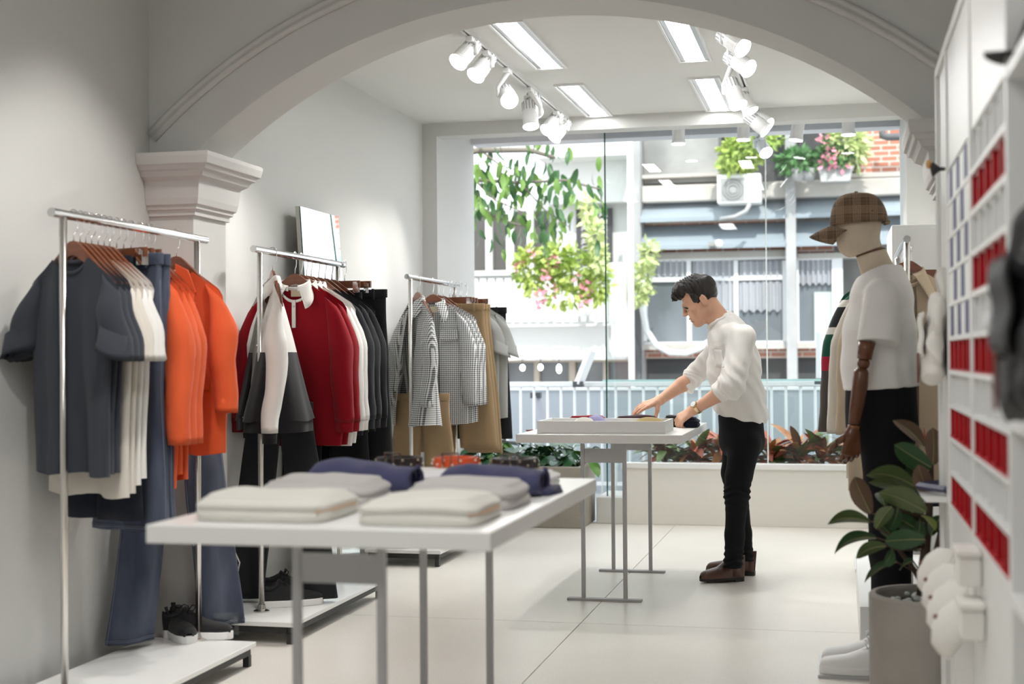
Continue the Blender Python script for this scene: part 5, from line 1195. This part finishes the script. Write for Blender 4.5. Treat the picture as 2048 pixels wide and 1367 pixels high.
M().tube([c0 + e1 * .072 * math.cos(a) + e2 * .066 * math.sin(a) for a in [2 * PI * i / 32 for i in range(33)]], .011, 8, cap=False, flat=1).build('collar', shirt_m, man, smooth=True, world=True)
pk = M(); rows = []
for j in range(6):
    rows.append([hit(shirt_sdf, 1428 + 3.4 * i + j * .6, 699 + 7 * j, 6.5, 9) for i in range(6)])
if all(p is not None for r in rows for p in r):
    pk.loft([[tuple(p - FW * .003) for p in r] for r in rows], False, False); pk.build('chest_pocket', shirt_m, man, world=True, smooth=True, solid=.003)
def trouser_sdf(P):
    d = ecap(P, PY(1481, 832, 7.61), PY(1484, 878, 7.61), (.118, .150), (.122, .165)); 
    N1 = [(PY(1489, 885, 7.52), .088), (PY(1478, 950, 7.49), .071), (PY(1474, 990, 7.48), .063), (PY(1470, 1070, 7.50), .050), (PY(1465, 1134, 7.50), .052)]
    N2 = [(PY(1477, 885, 7.70), .085), (PY(1469, 945, 7.71), .070), (PY(1474, 990, 7.72), .061), (PY(1484, 1065, 7.76), .051), (PY(1489, 1130, 7.77), .050)]
    for Ng in (N1, N2):
        e = None
        for i in range(4):
            g = rcone(P, Ng[i][0], Ng[i + 1][0], Ng[i][1], Ng[i + 1][1]); e = g if e is None else sm(e, g, .02)
        e = smx(e, V3(Ng[4][0])[2] - .004 - P[:, 2], .005)
        for zc in (Ng[2][0].z, Ng[4][0].z + .045):
            w_ = np.exp(-((P[:, 2] - zc) / .055) ** 2); e = e + w_ * .0052 * np.sin(P[:, 2] * 190 + 2.2 * np.sin(P[:, 0] * 38) + P[:, 1] * 30)
        d = sm(d, e, .018)
    d = d + .0035 * wob(P, 24, 5)
    return smx(d, P[:, 2] - V3(PY(1481, 829, 7.61))[2], .004)
sdf_obj('trousers', trouser_sdf, (PY(1415, 900, 7.5).x, 7.33, .08), (PY(1548, 900, 7.5).x, 7.92, 1.0), .0052, trous_m, man)
boot = mat('brown_leather', '#5a3a2c', .35, spec=.5, var=(14, .5, '#3d271e')); bsole = mat('boot_sole', '#221a17', .6)
for nm, hp, dr, L_ in (('left_boot', PZ(1486, 1160), (-.86, -.50), .25), ('right_boot', PZ(1510, 1150), (-.96, .10), .27)):
    d = Vector((dr[0], dr[1], 0)).normalized(); e = bpy.data.objects.new('boot', None); COL.objects.link(e); e.parent = man; e.location = (hp.x - man.location.x, hp.y - 7.6, .0085); e.rotation_euler = (0, 0, math.atan2(d.y, d.x))
    shoe_parts(e, boot, bsole, lace_b, L_, .045, boot=1, heel=.008)
    M().tube([(.062, 0, .02), (.060, 0, .07), (.060, 0, .15)], [.046, .043, .041], 18).build('shaft', boot, e, smooth=True)
# wrist watch
wc = wrL + (elL - wrL).normalized() * .012; wd = (elL - wrL).normalized(); a1 = wd.cross(Vector((0, 0, 1))).normalized(); a2 = wd.cross(a1)
wt = bpy.data.objects.new('wrist_watch', None); COL.objects.link(wt); wt.parent = man; wt.location = wc - man.location
M().loft([[tuple((a1 * math.cos(t) * 1.02 + a2 * math.sin(t)) * r + wd * x) for t in [2 * PI * i / 28 for i in range(28)]] for r, x in ((.030, -.009), (.0335, -.008), (.0335, .008), (.030, .009))]).build('strap', mat('watch_steel', '#cdb68f', .25, metal=1), wt)
fn_ = (a1 * .75 * (1 if a1.y < 0 else -1) + Vector((0, 0, .6)) + Vector((-.2, 0, 0))); fn_ = (fn_ - wd * fn_.dot(wd)).normalized(); qm = fn_.to_track_quat('Z', 'Y').to_matrix().to_4x4(); qm.translation = fn_ * .033
M().lathe([(.0, -.004), (.0185, -.004), (.0195, .003), (.017, .006), (.0, .006)], 24).xf(qm).build('case', mat('watch_steel'), wt)
M().lathe([(.0, .0062), (.0155, .0062), (.0155, .0068), (.0, .007)], 24).xf(qm).build('dial', mat('watch_dial', '#eef0ef', .2), wt)

# ---------------- the mannequin
linen = mat('linen_cover', '#d3c4b0', .9, spec=.15, bump=(260, .5), var=(120, .25, '#bfae98')); mwood = mat('mannequin_wood', '#6b3d22', .35, spec=.5, var=(6, .7, '#4a2815', (4, 4, .6)), coat=.25)
MY = 5.52
mq = T('mannequin', 'linen covered mannequin with jointed wooden arms facing the window', 'mannequin', (PY(1775, 1000, MY).x, MY, 0))
def mhead(P):
    c = PY(1717, 452, MY); d = ell(P, c + Vector((0.0, 0, .012)), (.086, .072, .10)); d = sm(d, ell(P, PY(1708, 490, MY), (.058, .055, .048)), .05); return sm(d, rcone(P, PY(1716, 470, MY), PY(1742, 508, MY), .062, .05), .03)
nk0, nk1 = PY(1740, 502, MY), PY(1768, 575, MY)
def mcut(P, off):
    a, b = V3(PY(1713, 513, MY)), V3(PY(1767, 496, MY)); t = b - a; n_ = np.array([-t[2], 0, t[0]]); n_ = n_ / np.linalg.norm(n_); n_ = n_ if n_[2] > 0 else -n_
    return (P - a) @ n_ - off
sdf_obj('head', lambda P: smx(mhead(P), -mcut(P, .003).astype(np.float32), .003), (PY(1650, 400, MY).x, MY - .1, 1.5), (PY(1790, 400, MY).x, MY + .1, 1.8), .004, linen, mq)
def mneck(P):
    d = ecap(P, nk0, nk1, (.056, .055), (.070, .072)); d = sm(d, ecap(P, PY(1765, 605, MY), PY(1762, 690, MY), (.09, .13), (.105, .14)), .03); return smx(d, mcut(P, -.003).astype(np.float32), .003)
sdf_obj('neck', mneck, (PY(1660, 400, MY).x, MY - .2, 1.15), (PY(1850, 400, MY).x, MY + .2, 1.62), .005, linen, mq)
sdf_obj('neck_joint', lambda P: np.maximum(np.abs(mcut(P, 0)).astype(np.float32) - .0028, ecap(P, nk0 + Vector((-.01, 0, .03)), nk1, (.054, .052), (.07, .07))), (PY(1690, 400, MY).x, MY - .08, 1.52), (PY(1790, 400, MY).x, MY + .08, 1.63), .0025, mwood, mq, 0)
mtee_m = mat('mannequin_tee', '#eeece9', .9, spec=.15, fabric=.1, bump=(300, .25))
tee = T('tee_shirt', 'white short sleeved tee worn by the mannequin', 't-shirt', mq.location)
def mtee(P):
    pts = [(PY(1767, 557, MY), (.084, .092)), (PY(1764, 592, MY), (.112, .17)), (PY(1759, 665, MY), (.132, .18)), (PY(1760, 730, MY), (.138, .175)), (PY(1761, 790, MY), (.140, .17))]
    d = ecap(P, pts[0][0], pts[1][0], pts[0][1], pts[1][1])
    for i in range(1, 4): d = sm(d, ecap(P, pts[i][0], pts[i + 1][0], pts[i][1], pts[i + 1][1]), .03)
    for s in (-1, 1):
        a, b = PY(1764, 588, MY + s * .165), PY(1756, 700, MY + s * .225); v = ecap(P, a, b, (.062, .055), (.078, .058)); dr = V3(b - a); dr /= np.linalg.norm(dr); cu = V3(PY(1754, 685, MY + s * .22)); v = smx(v, (P - cu) @ dr, .005)
        pass
        d = sm(d, v, .02)
    z = P[:, 2]; lw = np.clip((1.35 - z) / .35, 0, 1)
    d = d + .006 * wob(P, 15, 3) * (.4 + lw) + .004 * np.sin(P[:, 0] * 75 + P[:, 1] * 40 + 3 * np.sin(z * 12)) * lw
    hf, hb = V3(PY(1683, 781, MY)), V3(PY(1836, 772, MY)); t = hb - hf; n_ = np.array([t[2], 0, -t[0]]); n_ /= np.linalg.norm(n_); n_ = n_ if n_[2] < 0 else -n_
    d = smx(d, ((P - hf) @ n_).astype(np.float32), .006)
    nc, na = V3(PY(1762, 556, MY)), V3(PY(1738, 505, MY)); return smx(d, -rcone(P, nc, na, .070, .085), .005)
sdf_obj('fabric', mtee, (PY(1660, 600, MY).x, MY - .31, 1.02), (PY(1862, 600, MY).x, MY + .31, 1.50), .005, mtee_m, tee)
nkd = (nk0 - nk1).normalized(); c0 = PY(1757, 551, MY); e2 = nkd.cross(Vector((0, 1, 0))).normalized()
M().tube([c0 + Vector((0, .080 * math.cos(a), 0)) + e2 * .078 * math.sin(a) for a in [2 * PI * i / 36 for i in range(37)]], .010, 8, cap=False).build('neckband', mtee_m, tee, smooth=True, world=True)
mt = T('trousers', 'black trousers worn by the mannequin', 'trousers', mq.location)
def mtrous(P):
    d = ecap(P, PY(1761, 768, MY), PY(1765, 850, MY), (.132, .16), (.136, .175))
    for s in (-1, 1):
        L4 = [(PY(1768, 870, MY + s * .085), .092), (PY(1775, 980, MY + s * .09), .082), (PY(1781, 1100, MY + s * .09), .073), (PY(1783, 1250, MY + s * .09), .070)]
        e = None
        for i in range(3):
            g = rcone(P, L4[i][0], L4[i + 1][0], L4[i][1], L4[i + 1][1]); e = g if e is None else sm(e, g, .03)
        d = sm(d, smx(e, .13 - P[:, 2], .005), .02)
    return smx(d + .004 * wob(P, 18, 7), P[:, 2] - V3(PY(1761, 763, MY))[2], .004)
sdf_obj('fabric', mtrous, (PY(1660, 900, MY).x, MY - .22, .1), (PY(1860, 900, MY).x, MY + .22, 1.12), .0065, trous_m, mt)
AY = MY - .225
def arm(AY, full=True):
    s = 1
    M().tube([PY(1734, 683, AY), PY(1731, 700, AY), PY(1729, 718, AY)], [.032, .029, .026], 16).build('upper_arm', mwood, mq, smooth=True, world=True)
    M().ball(PY(1727, 726, AY), .0235, 16, 12).build('elbow_joint', mwood, mq, smooth=True, world=True)
    M().tube([PY(1723, 736, AY), PY(1722, 744, AY), PY(1720, 770, AY), PY(1714, 810, AY), PY(1708, 848, AY - .005)], [.020, .028, .029, .026, .021], 16).build('forearm', mwood, mq, smooth=True, world=True)
    M().tube([PY(1707.5, 850, AY - .005), PY(1706.5, 857, AY - .005)], .0215, 16).build('wrist_ring', mat('wrist_wood', '#8a5633', .4), mq, smooth=True, world=True)
    W = PY(1706, 858, AY - .005); d = PY(1703, 900, AY - .005) - W
    pr, fg, s_, n_, d_ = hand_prims(W, d, (.35, -.9, 0), [[math.radians(a) for a in q] for q in ((28, 45, 35), (32, 48, 35), (36, 50, 35), (40, 50, 35))], (.1, .03, -.03, -.1), (-1, .1, 0), .92)
    th = thumb(W, d_, n_, s_, .25)
    def hf(Q):
        e = rcone(Q, *pr[0])
        for p in pr[1:]: e = sm(e, rcone(Q, *p), .018)
        e = sm(e, rcone(Q, W, pr[1][0], .021, .02), .02); return e
    c = V3(pr[1][1]); sdf_obj('palm', hf, c - .12, c + .1, .003, mwood, mq)
    for k in range(4):
        for j in range(3):
            a, b, r1, r2 = fg[k * 3 + j]; M().tube([a.lerp(b, .06), a.lerp(b, .3), a.lerp(b, .92)], [r1 * .8, r1, r2], 8).build('finger_joint', mwood, mq, smooth=True, world=True)
    for a, b, r1, r2 in th: M().tube([a, a.lerp(b, .3), b], [r1 * .8, r1 * .9, r2], 8).build('thumb_joint', mwood, mq, smooth=True, world=True)
arm(AY); 
AY2 = MY + .225
M().tube([PY(1733, 660, AY2), PY(1729, 720, AY2)], [.032, .026], 12).build('upper_arm', mwood, mq, smooth=True, world=True)
M().ball(PY(1727, 726, AY2), .0235, 12, 8).build('elbow_joint', mwood, mq, smooth=True, world=True)
M().tube([PY(1723, 736, AY2), PY(1720, 770, AY2), PY(1708, 850, AY2)], [.02, .029, .021], 12).build('forearm', mwood, mq, smooth=True, world=True)
pc = PZ(1700, 1334, 0)
M().box(PZ(1636, 1352).x - mq.location.x, .24, -.17, .20, .0, .012).build('base_plate', mat('brushed_plate', '#b9babb', .4, metal=.4), mq)
M().tube([(.05, .0, .012), (.02, 0, .6)], .012, 10).build('support_rod', steel, mq)
for s in (-1, 1):
    h_ = PY(1795, 1300, MY + s * .085); t = T('sneaker', ('white lace up sneaker worn by the mannequin, the one showing beside the pot', 'white lace up sneaker worn by the mannequin, the hidden far one')[s > 0], 'shoe', (h_.x, MY + s * .085 - .03, .0125), PI); shoe_parts(t, canvas_w, sole_m, canvas_w, .285)
# plaid cap on its head
def plaid(N, L, co):
    sx = N.new('ShaderNodeSeparateXYZ'); L.new(co, sx.inputs[0])
    def ln(s, per, wd): return mth(N, L, 'LESS_THAN', mth(N, L, 'FRACT', mth(N, L, 'ADD', mth(N, L, 'MULTIPLY', s, 1 / per), 50)), wd)
    def band(s, per, wd): return mth(N, L, 'LESS_THAN', mth(N, L, 'FRACT', mth(N, L, 'ADD', mth(N, L, 'MULTIPLY', s, 1 / per), 50.3)), wd)
    hx = mth(N, L, 'MULTIPLY', ln(sx.outputs[0], .0062, .35), band(sx.outputs[0], .062, .5)); hz = mth(N, L, 'MULTIPLY', ln(sx.outputs[2], .0062, .35), band(sx.outputs[2], .062, .5))
    thin = mth(N, L, 'MAXIMUM', ln(sx.outputs[0], .031, .05), ln(sx.outputs[2], .031, .05))
    f = mth(N, L, 'MULTIPLY', mth(N, L, 'MINIMUM', mth(N, L, 'ADD', mth(N, L, 'MAXIMUM', hx, hz), mth(N, L, 'MULTIPLY', thin, .5)), 1), .8)
    return rgbmix(N, L, f, '#6e5a48', '#b39a80')
plaid_m = node_mat('plaid_wool', .9, plaid, fabric=.1, spec=.15)
cc = PY(1716, 452, MY); capt = T('cap', 'brown plaid baseball cap worn by the mannequin', 'cap', cc)
m = M(); rings = []
for i in range(14):
    v = i / 13; a = v * PI / 2; r = math.cos(a) ** .62; z = .121 * math.sin(a) ** .95
    rings.append([((.108 * r * math.cos(t) + .004 - .010 * v) , .088 * r * math.sin(t) * (1 + .02 * math.cos(6 * t)), z + .006 - .010 * (1 - v) * -math.cos(t) * .6) for t in [2 * PI * k / 48 for k in range(48)]])
for f, dz in ((.96, .004), (.9, .02)): rings.insert(0, [(p[0] * f, p[1] * f, p[2] + dz) for p in rings[0 if f == .96 else 1]])
m.loft(rings, True, True); m.build('crown', plaid_m, capt, smooth=True)
def vis(u, v):
    a = (u - .5) * 2 * 1.12; r0 = Vector((-.104 * math.cos(a) + .004, .086 * math.sin(a), .004)); ln = .082 * (math.cos(a * .9) ** .7)
    return (r0.x - ln * v, r0.y * (1 + .06 * v), r0.z - .030 * v - .012 * v * v - .030 * (abs(math.sin(a)) ** 2))
M().grid(vis, 29, 9).build('visor', plaid_m, capt, smooth=True, solid=.005)
M().ball((-.006, 0, .129), (.008, .008, .005), 10, 6).build('top_button', plaid_m, capt, smooth=True)
M().ball((.052, -.074, .05), .0032, 8, 6).build('eyelet', mat('dark_eyelet', '#2a1c16', .5), capt)
M().tube([(.098, -.03, .01), (.112, -.012, .012), (.113, .012, .012), (.098, .03, .01)], .008, 6, flat=1).build('back_strap', plaid_m, capt, smooth=True)
# ================================================================ right hand shelf wall, pot plant
SX = .30
red_m = mat('red_lacquer', '#b5101f', .4, spec=.45); blue_m = mat('navy_lacquer', '#3c3a72', .45)
t = T('shelf_unit', 'tall white shelf wall on the right with a striped red white and blue cubby grid', 'shelf unit', (SX, 3.2, 0))
def LB(m, x0, x1, y0, y1, z0, z1): return m.box(x0 - SX, x1 - SX, y0 - 3.2, y1 - 3.2, z0, z1)
ZT = 2.07
for y0, y1 in ((4.60, 4.63), (4.18, 4.21), (3.455, 3.485), (2.70, 2.73), (1.55, 1.58)):
    LB(M(), SX, .60, y0, y1, 0, ZT).build('side_panel', white_m, t, bevel=.002)
LB(M(), SX, .60, 1.55, 4.63, ZT, ZT + .03).build('top_panel', white_m, t, bevel=.002)
LB(M(), .6, .614, 1.55, 4.63, 0, ZT + .03).build('back_panel', white_m, t)
LB(M(), SX + .012, SX + .03, 4.21, 4.60, .02, ZT).build('hook_panel', white_m, t)
zt, zb = PX(1941, 350, SX).z, PX(1941, 1072, SX).z; pit = (zt - zb) / 9
bays = ((3.485, 4.18), (2.73, 3.455)); bt = .013
divm = {}
for r in range(10):
    z1 = zt + pit * (1 - r); z0 = z1 - pit; redrow = r % 2 == 1
    for bi, (y0, y1) in enumerate(bays):
        canton = bi == 0 and r < 5
        mm = red_m if (redrow and not canton) else white_m
        LB(M(), SX + .002, .42, y0, y1, z0, z0 + bt).build('shelf_board', white_m, t, bevel=.001)
        if canton:
            LB(M(), SX + .005, SX + .02, y0, y1, z0 + bt, z1).build('cubby_back', white_m, t)
            nb = 3 if r % 2 == 0 else 2
            for k in range(nb):
                yc = y0 + (y1 - y0) * ((k + .5) / 3 if nb == 3 else (k + 1) / 3)
                LB(M(), SX + .002, SX + .0048, yc - .034, yc + .034, z0 + bt + .001, z1 - .001).build('blue_panel', blue_m, t)
            continue
        LB(M(), SX + .085, SX + .095, y0, y1, z0 + bt, z1).build('cubby_back', mm, t)
        if redrow: LB(M(), SX + .003, SX + .085, y0 + .001, y1 - .001, z0 + bt, z0 + bt + .004).build('cubby_floor', red_m, t)
        for k in range(1, 5):
            yc = y0 + (y1 - y0) * k / 5; LB(M(), SX + .006, SX + .085, yc - .006, yc + .006, z0 + bt + .004, z1).build('divider', mm, t)
        if redrow:
            for yy in (y0 + .001, y1 - .006): LB(M(), SX + .006, SX + .085, yy, yy + .005, z0 + bt + .004, z1).build('divider', mm, t)
for bi, (y0, y1) in enumerate(bays):
    LB(M(), SX + .006, SX + .024, y0 + .002, y1 - .002, .06, zb - .004).build('lower_door', white_m, t, bevel=.002)
    LB(M(), SX + .006, SX + .024, y0 + .002, y1 - .002, zt + pit + bt, ZT - .004).build('upper_panel', white_m, t, bevel=.002)
LB(M(), SX + .03, .6, 1.58, 4.6, 0, .05).build('plinth', white_m, t)
for z in (.74, 1.06, 1.70): LB(M(), SX + .0, .6, 1.58, 2.70, z, z + .026).build('shelf_board', white_m, t, bevel=.002)
# hook, brackets and bags
c = PX(1876, 338, SX - .012); t = T('wall_hook', 'dark cone shaped hook with wooden tip near the top of the white panel', 'hook', (SX + .012, c.y, c.z))
M().lathe([(.004, 0), (.007, .02), (.02, .035), (.022, .04), (.0, .046)], 16).xf(Matrix.Rotation(-PI / 2, 4, 'Y')).build('cone', black_m, t, smooth=True)
M().ball((-.05, 0, .016), (.009, .009, .014), 10, 8).build('wooden_tip', mat('pale_wood', '#d9a868', .5), t, smooth=True)
c = PX(1880, 985, SX); t = T('bracket_shelf', 'small white bracket shelf with navy edge on the white panel behind the plant', 'shelf', (SX + .012, c.y, c.z))
M().prism([(-.075, -.002), (.0, -.002), (.0, -.02), (-.06, -.02)], lambda a, b: (a, -.10, b), lambda a, b: (a, .12, b)).build('board', white_m, t)
M().tube([(-.0, -.11, .02), (-.075, .02, .02), (.0, .12, .02)], .011, 4).build('navy_rail', mat('navy_edge', '#33345a', .5), t)
cv = mat('white_canvas_bag', '#efece6', .9, spec=.15, bump=(220, .5)); lth = mat('brown_tag', '#6e3b30', .6); blk = mat('black_nylon', '#1c1c1e', .6, bump=(160, .4))
def bag(nm, lbl, mt, y, z0, z1, xw, yw, seed, x=SX + .012):
    t = T(nm, lbl, 'bag', (x, y, (z0 + z1) / 2)); h = (z1 - z0) / 2
    def f(P):
        q = P - V3(t.location); zz = q[:, 2] / h
        d = ecap(P, (x - xw * .55, y, z0 + h * .42), (x - xw * .45, y, z1 - h * .35), (xw * .55, yw), (xw * .42, yw * .8), (1, 0, 0))
        d = sm(d, ecap(P, (x - xw * .85, y - yw * .1, z0 + h * .35), (x - xw * .8, y, z0 + h * .75), (xw * .25, yw * .7), (xw * .22, yw * .6)), .03)
        d = d + .012 * wob(P, 24, seed) + .004 * wob(P, 60, seed + 2)
        return np.maximum(d, P[:, 0] - x + .001)
    sdf_obj('body', f, (x - xw * 1.5 - .02, y - yw * 1.5, z0 - .05), (x + .01, y + yw * 1.5, z1 + .05), .006, mt, t, 2)
    M().grid(lambda u, v: (-xw * (1.02 + .06 * math.sin(v * 9)) - .008 - .02 * v * (1 - v), (u - .5) * yw * 1.5, h * (.42 - .75 * v) + .006 * math.sin(u * 14)), 14, 10).build('flap', mt, t, smooth=True, solid=.006)
    M().obox((-xw * 1.12 - .016, -yw * .25, -h * .52), (.006, .022, .09)).build('leather_tag', lth, t, bevel=.002)
    M().tube([(-.004, -yw * .4, h * .6), (-.02, -yw * .3, h * 1.1), (-.012, 0, h * 1.22), (-.02, yw * .3, h * 1.1), (-.004, yw * .4, h * .6)], .011, 8, flat=.5).build('handle', mt, t, smooth=True)
    return t
zA, zB = PX(1866, 790, SX - .03).z, PX(1866, 560, SX - .03).z
bag('canvas_bag', 'white canvas bag with brown tag hanging on the white panel behind the coats', cv, 4.40, zA, zB, .062, .135, 1)
zA, zB = 1.06, 1.47
tb = bag('backpack', 'black backpack with white round badge hanging at the right edge', blk, 2.33, zA, zB, .085, .17, 4, .345)
M().ball((-.118, -.02, -.015), (.007, .016, .016), 14, 10).build('badge', mat('badge_white', '#f4f4f4', .4), tb, smooth=True)
c = PX(2013, 66, .3); t = T('cap', 'black cap resting on the top shelf at the right edge', 'cap', (.40, c.y, 1.7265))
M().lathe([(.085, 0), (.086, .03), (.07, .075), (.035, .095), (.001, .098)], 24).build('crown', blk, t, smooth=True)
M().grid(lambda u, v: (-.08 * math.cos((u - .5) * 2.2) - .06 * v * math.cos((u - .5) * 2), .08 * math.sin((u - .5) * 2.2), .006 + .012 * v * 0 + .015 * (1 - abs(u - .5) * 2)), 15, 5).build('brim', blk, t, smooth=True, solid=.004)
t = T('wooden_tray', 'peach wooden block on the lower shelf at the right edge', 'tray', (.40, 2.2, .7665)); M().box(-.09, .08, -.2, .2, 0, .03).build('block', mat('peach_wood', '#d9a885', .6), t, bevel=.004)
M().box(-.07, .06, -.18, .18, .0302, .04).build('lining', mat('pale_board'), t)
# white caps and boxes hanging below the grid
def wcap(lbl, px, py, s=1.0, tilt=.5):
    c = PX(px, py, SX - .03); t = T('white_cap', lbl, 'cap', (SX - .02, c.y, c.z))
    q = Matrix.Rotation(-PI / 2 + tilt, 4, 'Y') @ Matrix.Scale(s, 4)
    M().lathe([(.075, 0), (.076, .02), (.062, .05), (.03, .066), (.001, .069)], 20).xf(q).build('crown', cv, t, smooth=True)
    M().grid(lambda u, v: (.07 * math.cos((u - .5) * 2.2) + .05 * v, .07 * math.sin((u - .5) * 2.2), .004), 13, 4).xf(q).build('brim', cv, t, smooth=True, solid=.004)
    M().ball(tuple(q @ Vector((0, 0, .071))), .006, 8, 6).build('top_button', lth, t)
for i, (px, py) in enumerate(((1880, 1150), (1893, 1185), (1905, 1222), (1917, 1262))): wcap(('white canvas cap highest in the hanging row beside the pot', 'white canvas cap second in the hanging row beside the pot', 'white canvas cap third in the hanging row beside the pot', 'white canvas cap lowest in the hanging row beside the pot')[i], px, py)
for i, (px, py) in enumerate(((1918, 1125), (1924, 1230))):
    c = PX(px, py, SX - .04); t = T('gift_box', ('white box pegged on the shelf wall just below the red stripes', 'white box pegged lower on the shelf wall below the red stripes')[i], 'box', (SX + .004, c.y, c.z))
    M().box(-.05, 0, -.06, .06, -.045, .02).build('body', cv, t, bevel=.004); M().box(-.055, .001, -.065, .065, .021, .036).build('lid', cv, t, bevel=.004)
# ---- concrete pot with the rubber plant
PC = Vector((.285, 4.835, 0)); pr_, ph_ = .2, .412
t = T('rubber_plant', 'rubber plant with large dark leaves in a round grey concrete pot on the right', 'plant', PC)
pc_m = mat('pot_concrete', '#a39e97', .85, var=(3.5, .6, '#857f78'), bump=(50, .5))
M().lathe([(pr_ * .99, 0), (pr_, .01), (pr_, ph_ - .008), (pr_ - .006, ph_), (pr_ - .022, ph_), (pr_ - .026, ph_ - .01), (pr_ - .026, ph_ - .05)], 64).build('pot', pc_m, t, smooth=False, bevel=.002)
M().lathe([(pr_ - .0275, ph_ - .06), (pr_ - .0275, ph_ - .042), (.001, ph_ - .038)], 32).build('soil', soil, t)
peb = mat('white_pebble', '#c7ccc9', .6, var=(20, .4)); rs = random.Random(4); pm = [M().ball((0, 0, 0), (.018, .013, .009), 10, 7).mesh('pebble', peb, True), M().ball((0, 0, 0), (.014, .014, .01), 10, 7).mesh('pebble', peb, True)]
for k in range(60):
    a = rs.uniform(0, 2 * PI); r = (pr_ - .045) * math.sqrt(rs.random()); inst(rs.choice(pm), 'pebble', t, (r * math.cos(a), r * math.sin(a), ph_ - .032 + rs.uniform(0, .008)), (rs.uniform(-.3, .3), rs.uniform(-.3, .3), rs.uniform(0, 3)), rs.uniform(.7, 1.1))
bark = mat('plant_bark', '#4d3c31', .85, bump=(90, .8)); LY = 4.80
tr_ = [PY(x, y, LY) for x, y in ((1846, 1190), (1847, 1140), (1852, 1090), (1858, 1030), (1862, 960), (1864, 880))]
M().tube([p - PC for p in tr_], [.021, .018, .015, .012, .009, .005], 10).build('trunk', bark, t, smooth=True)
for pts in (((1845, 1165), (1822, 1130), (1795, 1095), (1772, 1085)), ((1850, 1100), (1825, 1050), (1790, 1000)), ((1847, 1150), (1870, 1110), (1880, 1060))):
    M().tube([PY(x, y, LY - .02 * i) - PC for i, (x, y) in enumerate(pts)], [.012, .009, .007, .005], 8).build('branch', bark, t, smooth=True)
lcol = [mat('rubber_leaf', '#2c4d2b', .3, spec=.5, coat=.25, var=(7, .3, '#3d5a30')), mat('rubber_leaf_olive', '#56653c', .35, spec=.5, coat=.2, var=(6, .4, '#3f5230')), mat('rubber_leaf_back', '#6f5644', .5, var=(6, .4, '#5a4a3a')), mat('rubber_leaf_bright', '#7f8f45', .4)]
rib_m = mat('leaf_midrib', '#8a8a5a', .5)
def rleaf(b, tip, wpx, col, dy, bend=.12, ty=None):
    B_, T_ = PY(b[0], b[1], LY + dy), PY(tip[0], tip[1], LY + (ty if ty is not None else dy - .04)); ax = T_ - B_; L_ = ax.length; ax.normalize()
    s = F_PX / (B_ - CP).dot(FW); W = max(.5 * L_, .05) * .5; vis_ = wpx / s / 2; cs = min(1, vis_ / W); 
    side0 = ax.cross(FW).normalized(); nrm0 = side0.cross(ax).normalized(); ra = math.acos(cs); sd = side0 * math.cos(ra) + nrm0 * math.sin(ra); nn = sd.cross(ax).normalized()
    if nn.z < 0: nn = -nn
    rows = []; mid = []
    for j in range(13):
        v = j / 12; wv = W * (math.sin(PI * min(1, v * .9 + .06)) ** .75) * (1 if v < .9 else max(.12, (1 - v) / .1 * .9 + .1)); c_ = B_ + ax * L_ * v + nn * (bend * L_ * 4 * v * (1 - v)) 
        if j == 12: wv = .001
        rows.append([tuple(c_ + sd * wv * k + nn * (abs(k) ** 1.5 * wv * .22) - PC) for k in (-1, -.6, -.25, 0, .25, .6, 1)]); mid.append(c_ - PC)
    o = M().loft(rows, False, False).build('leaf', lcol[col], t, smooth=True)
    M().tube([m_ - nn * .0008 for m_ in mid], [.0022 * (1 - .7 * i / 12) for i in range(13)], 5).build('midrib', rib_m, o, smooth=True)
    root = min(tr_, key=lambda p: (p - B_).length); M().tube([B_ - PC, (B_ * .5 + root * .5) - PC + Vector((0, 0, -.01)), root - PC], .003, 5).build('petiole', bark, o, smooth=True)
for a in (((1741, 1026), (1709, 953), 52, 2, -.08), ((1738, 1043), (1655, 1048), 30, 1, -.06, .16), ((1752, 1075), (1669, 1107), 30, 0, -.07, .18), ((1772, 1091), (1712, 1116), 30, 1, -.10, .15), ((1784, 1097), (1766, 1132), 28, 0, -.12), ((1793, 1123), (1729, 1164), 24, 0, -.06), ((1826, 1121), (1800, 1139), 18, 0, -.08),
          ((1850, 1078), (1770, 1082), 42, 0, -.14), ((1829, 972), (1733, 950), 36, 1, -.08, .15), ((1832, 992), (1738, 964), 32, 1, -.04), ((1852, 1023), (1757, 984), 44, 1, -.14, .1), ((1862, 934), (1789, 889), 48, 0, -.06), ((1846, 890), (1786, 840), 24, 2, .03), ((1862, 995), (1836, 929), 48, 2, -.15), ((1866, 928), (1866, 855), 34, 2, -.04),
          ((1752, 1056), (1784, 1012), 38, 1, -.12), ((1796, 1016), (1778, 1060), 30, 0, -.05), ((1843, 1030), (1870, 1060), 18, 3, -.17), ((1842, 1062), (1788, 1030), 38, 0, -.03), ((1848, 1045), (1796, 1000), 36, 0, .0), ((1770, 1010), (1757, 985), 22, 0, -.02), ((1838, 1100), (1800, 1070), 30, 0, .02), ((1862, 1070), (1884, 1030), 34, 0, -.02), ((1800, 1050), (1752, 1030), 30, 0, -.02), ((1860, 960), (1812, 930), 36, 0, .05), ((1850, 1000), (1800, 965), 40, 0, .06), ((1790, 1080), (1762, 1050), 26, 0, .03), ((1840, 1040), (1830, 1085), 30, 0, -.02)):
    rleaf(*a[:5], bend=a[5] if len(a) > 5 else .10)
M().tube([PY(1856, 905, 4.95) - PC, PY(1850, 880, 4.95) - PC, PY(1848, 855, 4.95) - PC], [.006, .004, .001], 6).build('leaf_bud', mat('red_bud', '#b8483c', .5), t, smooth=True)
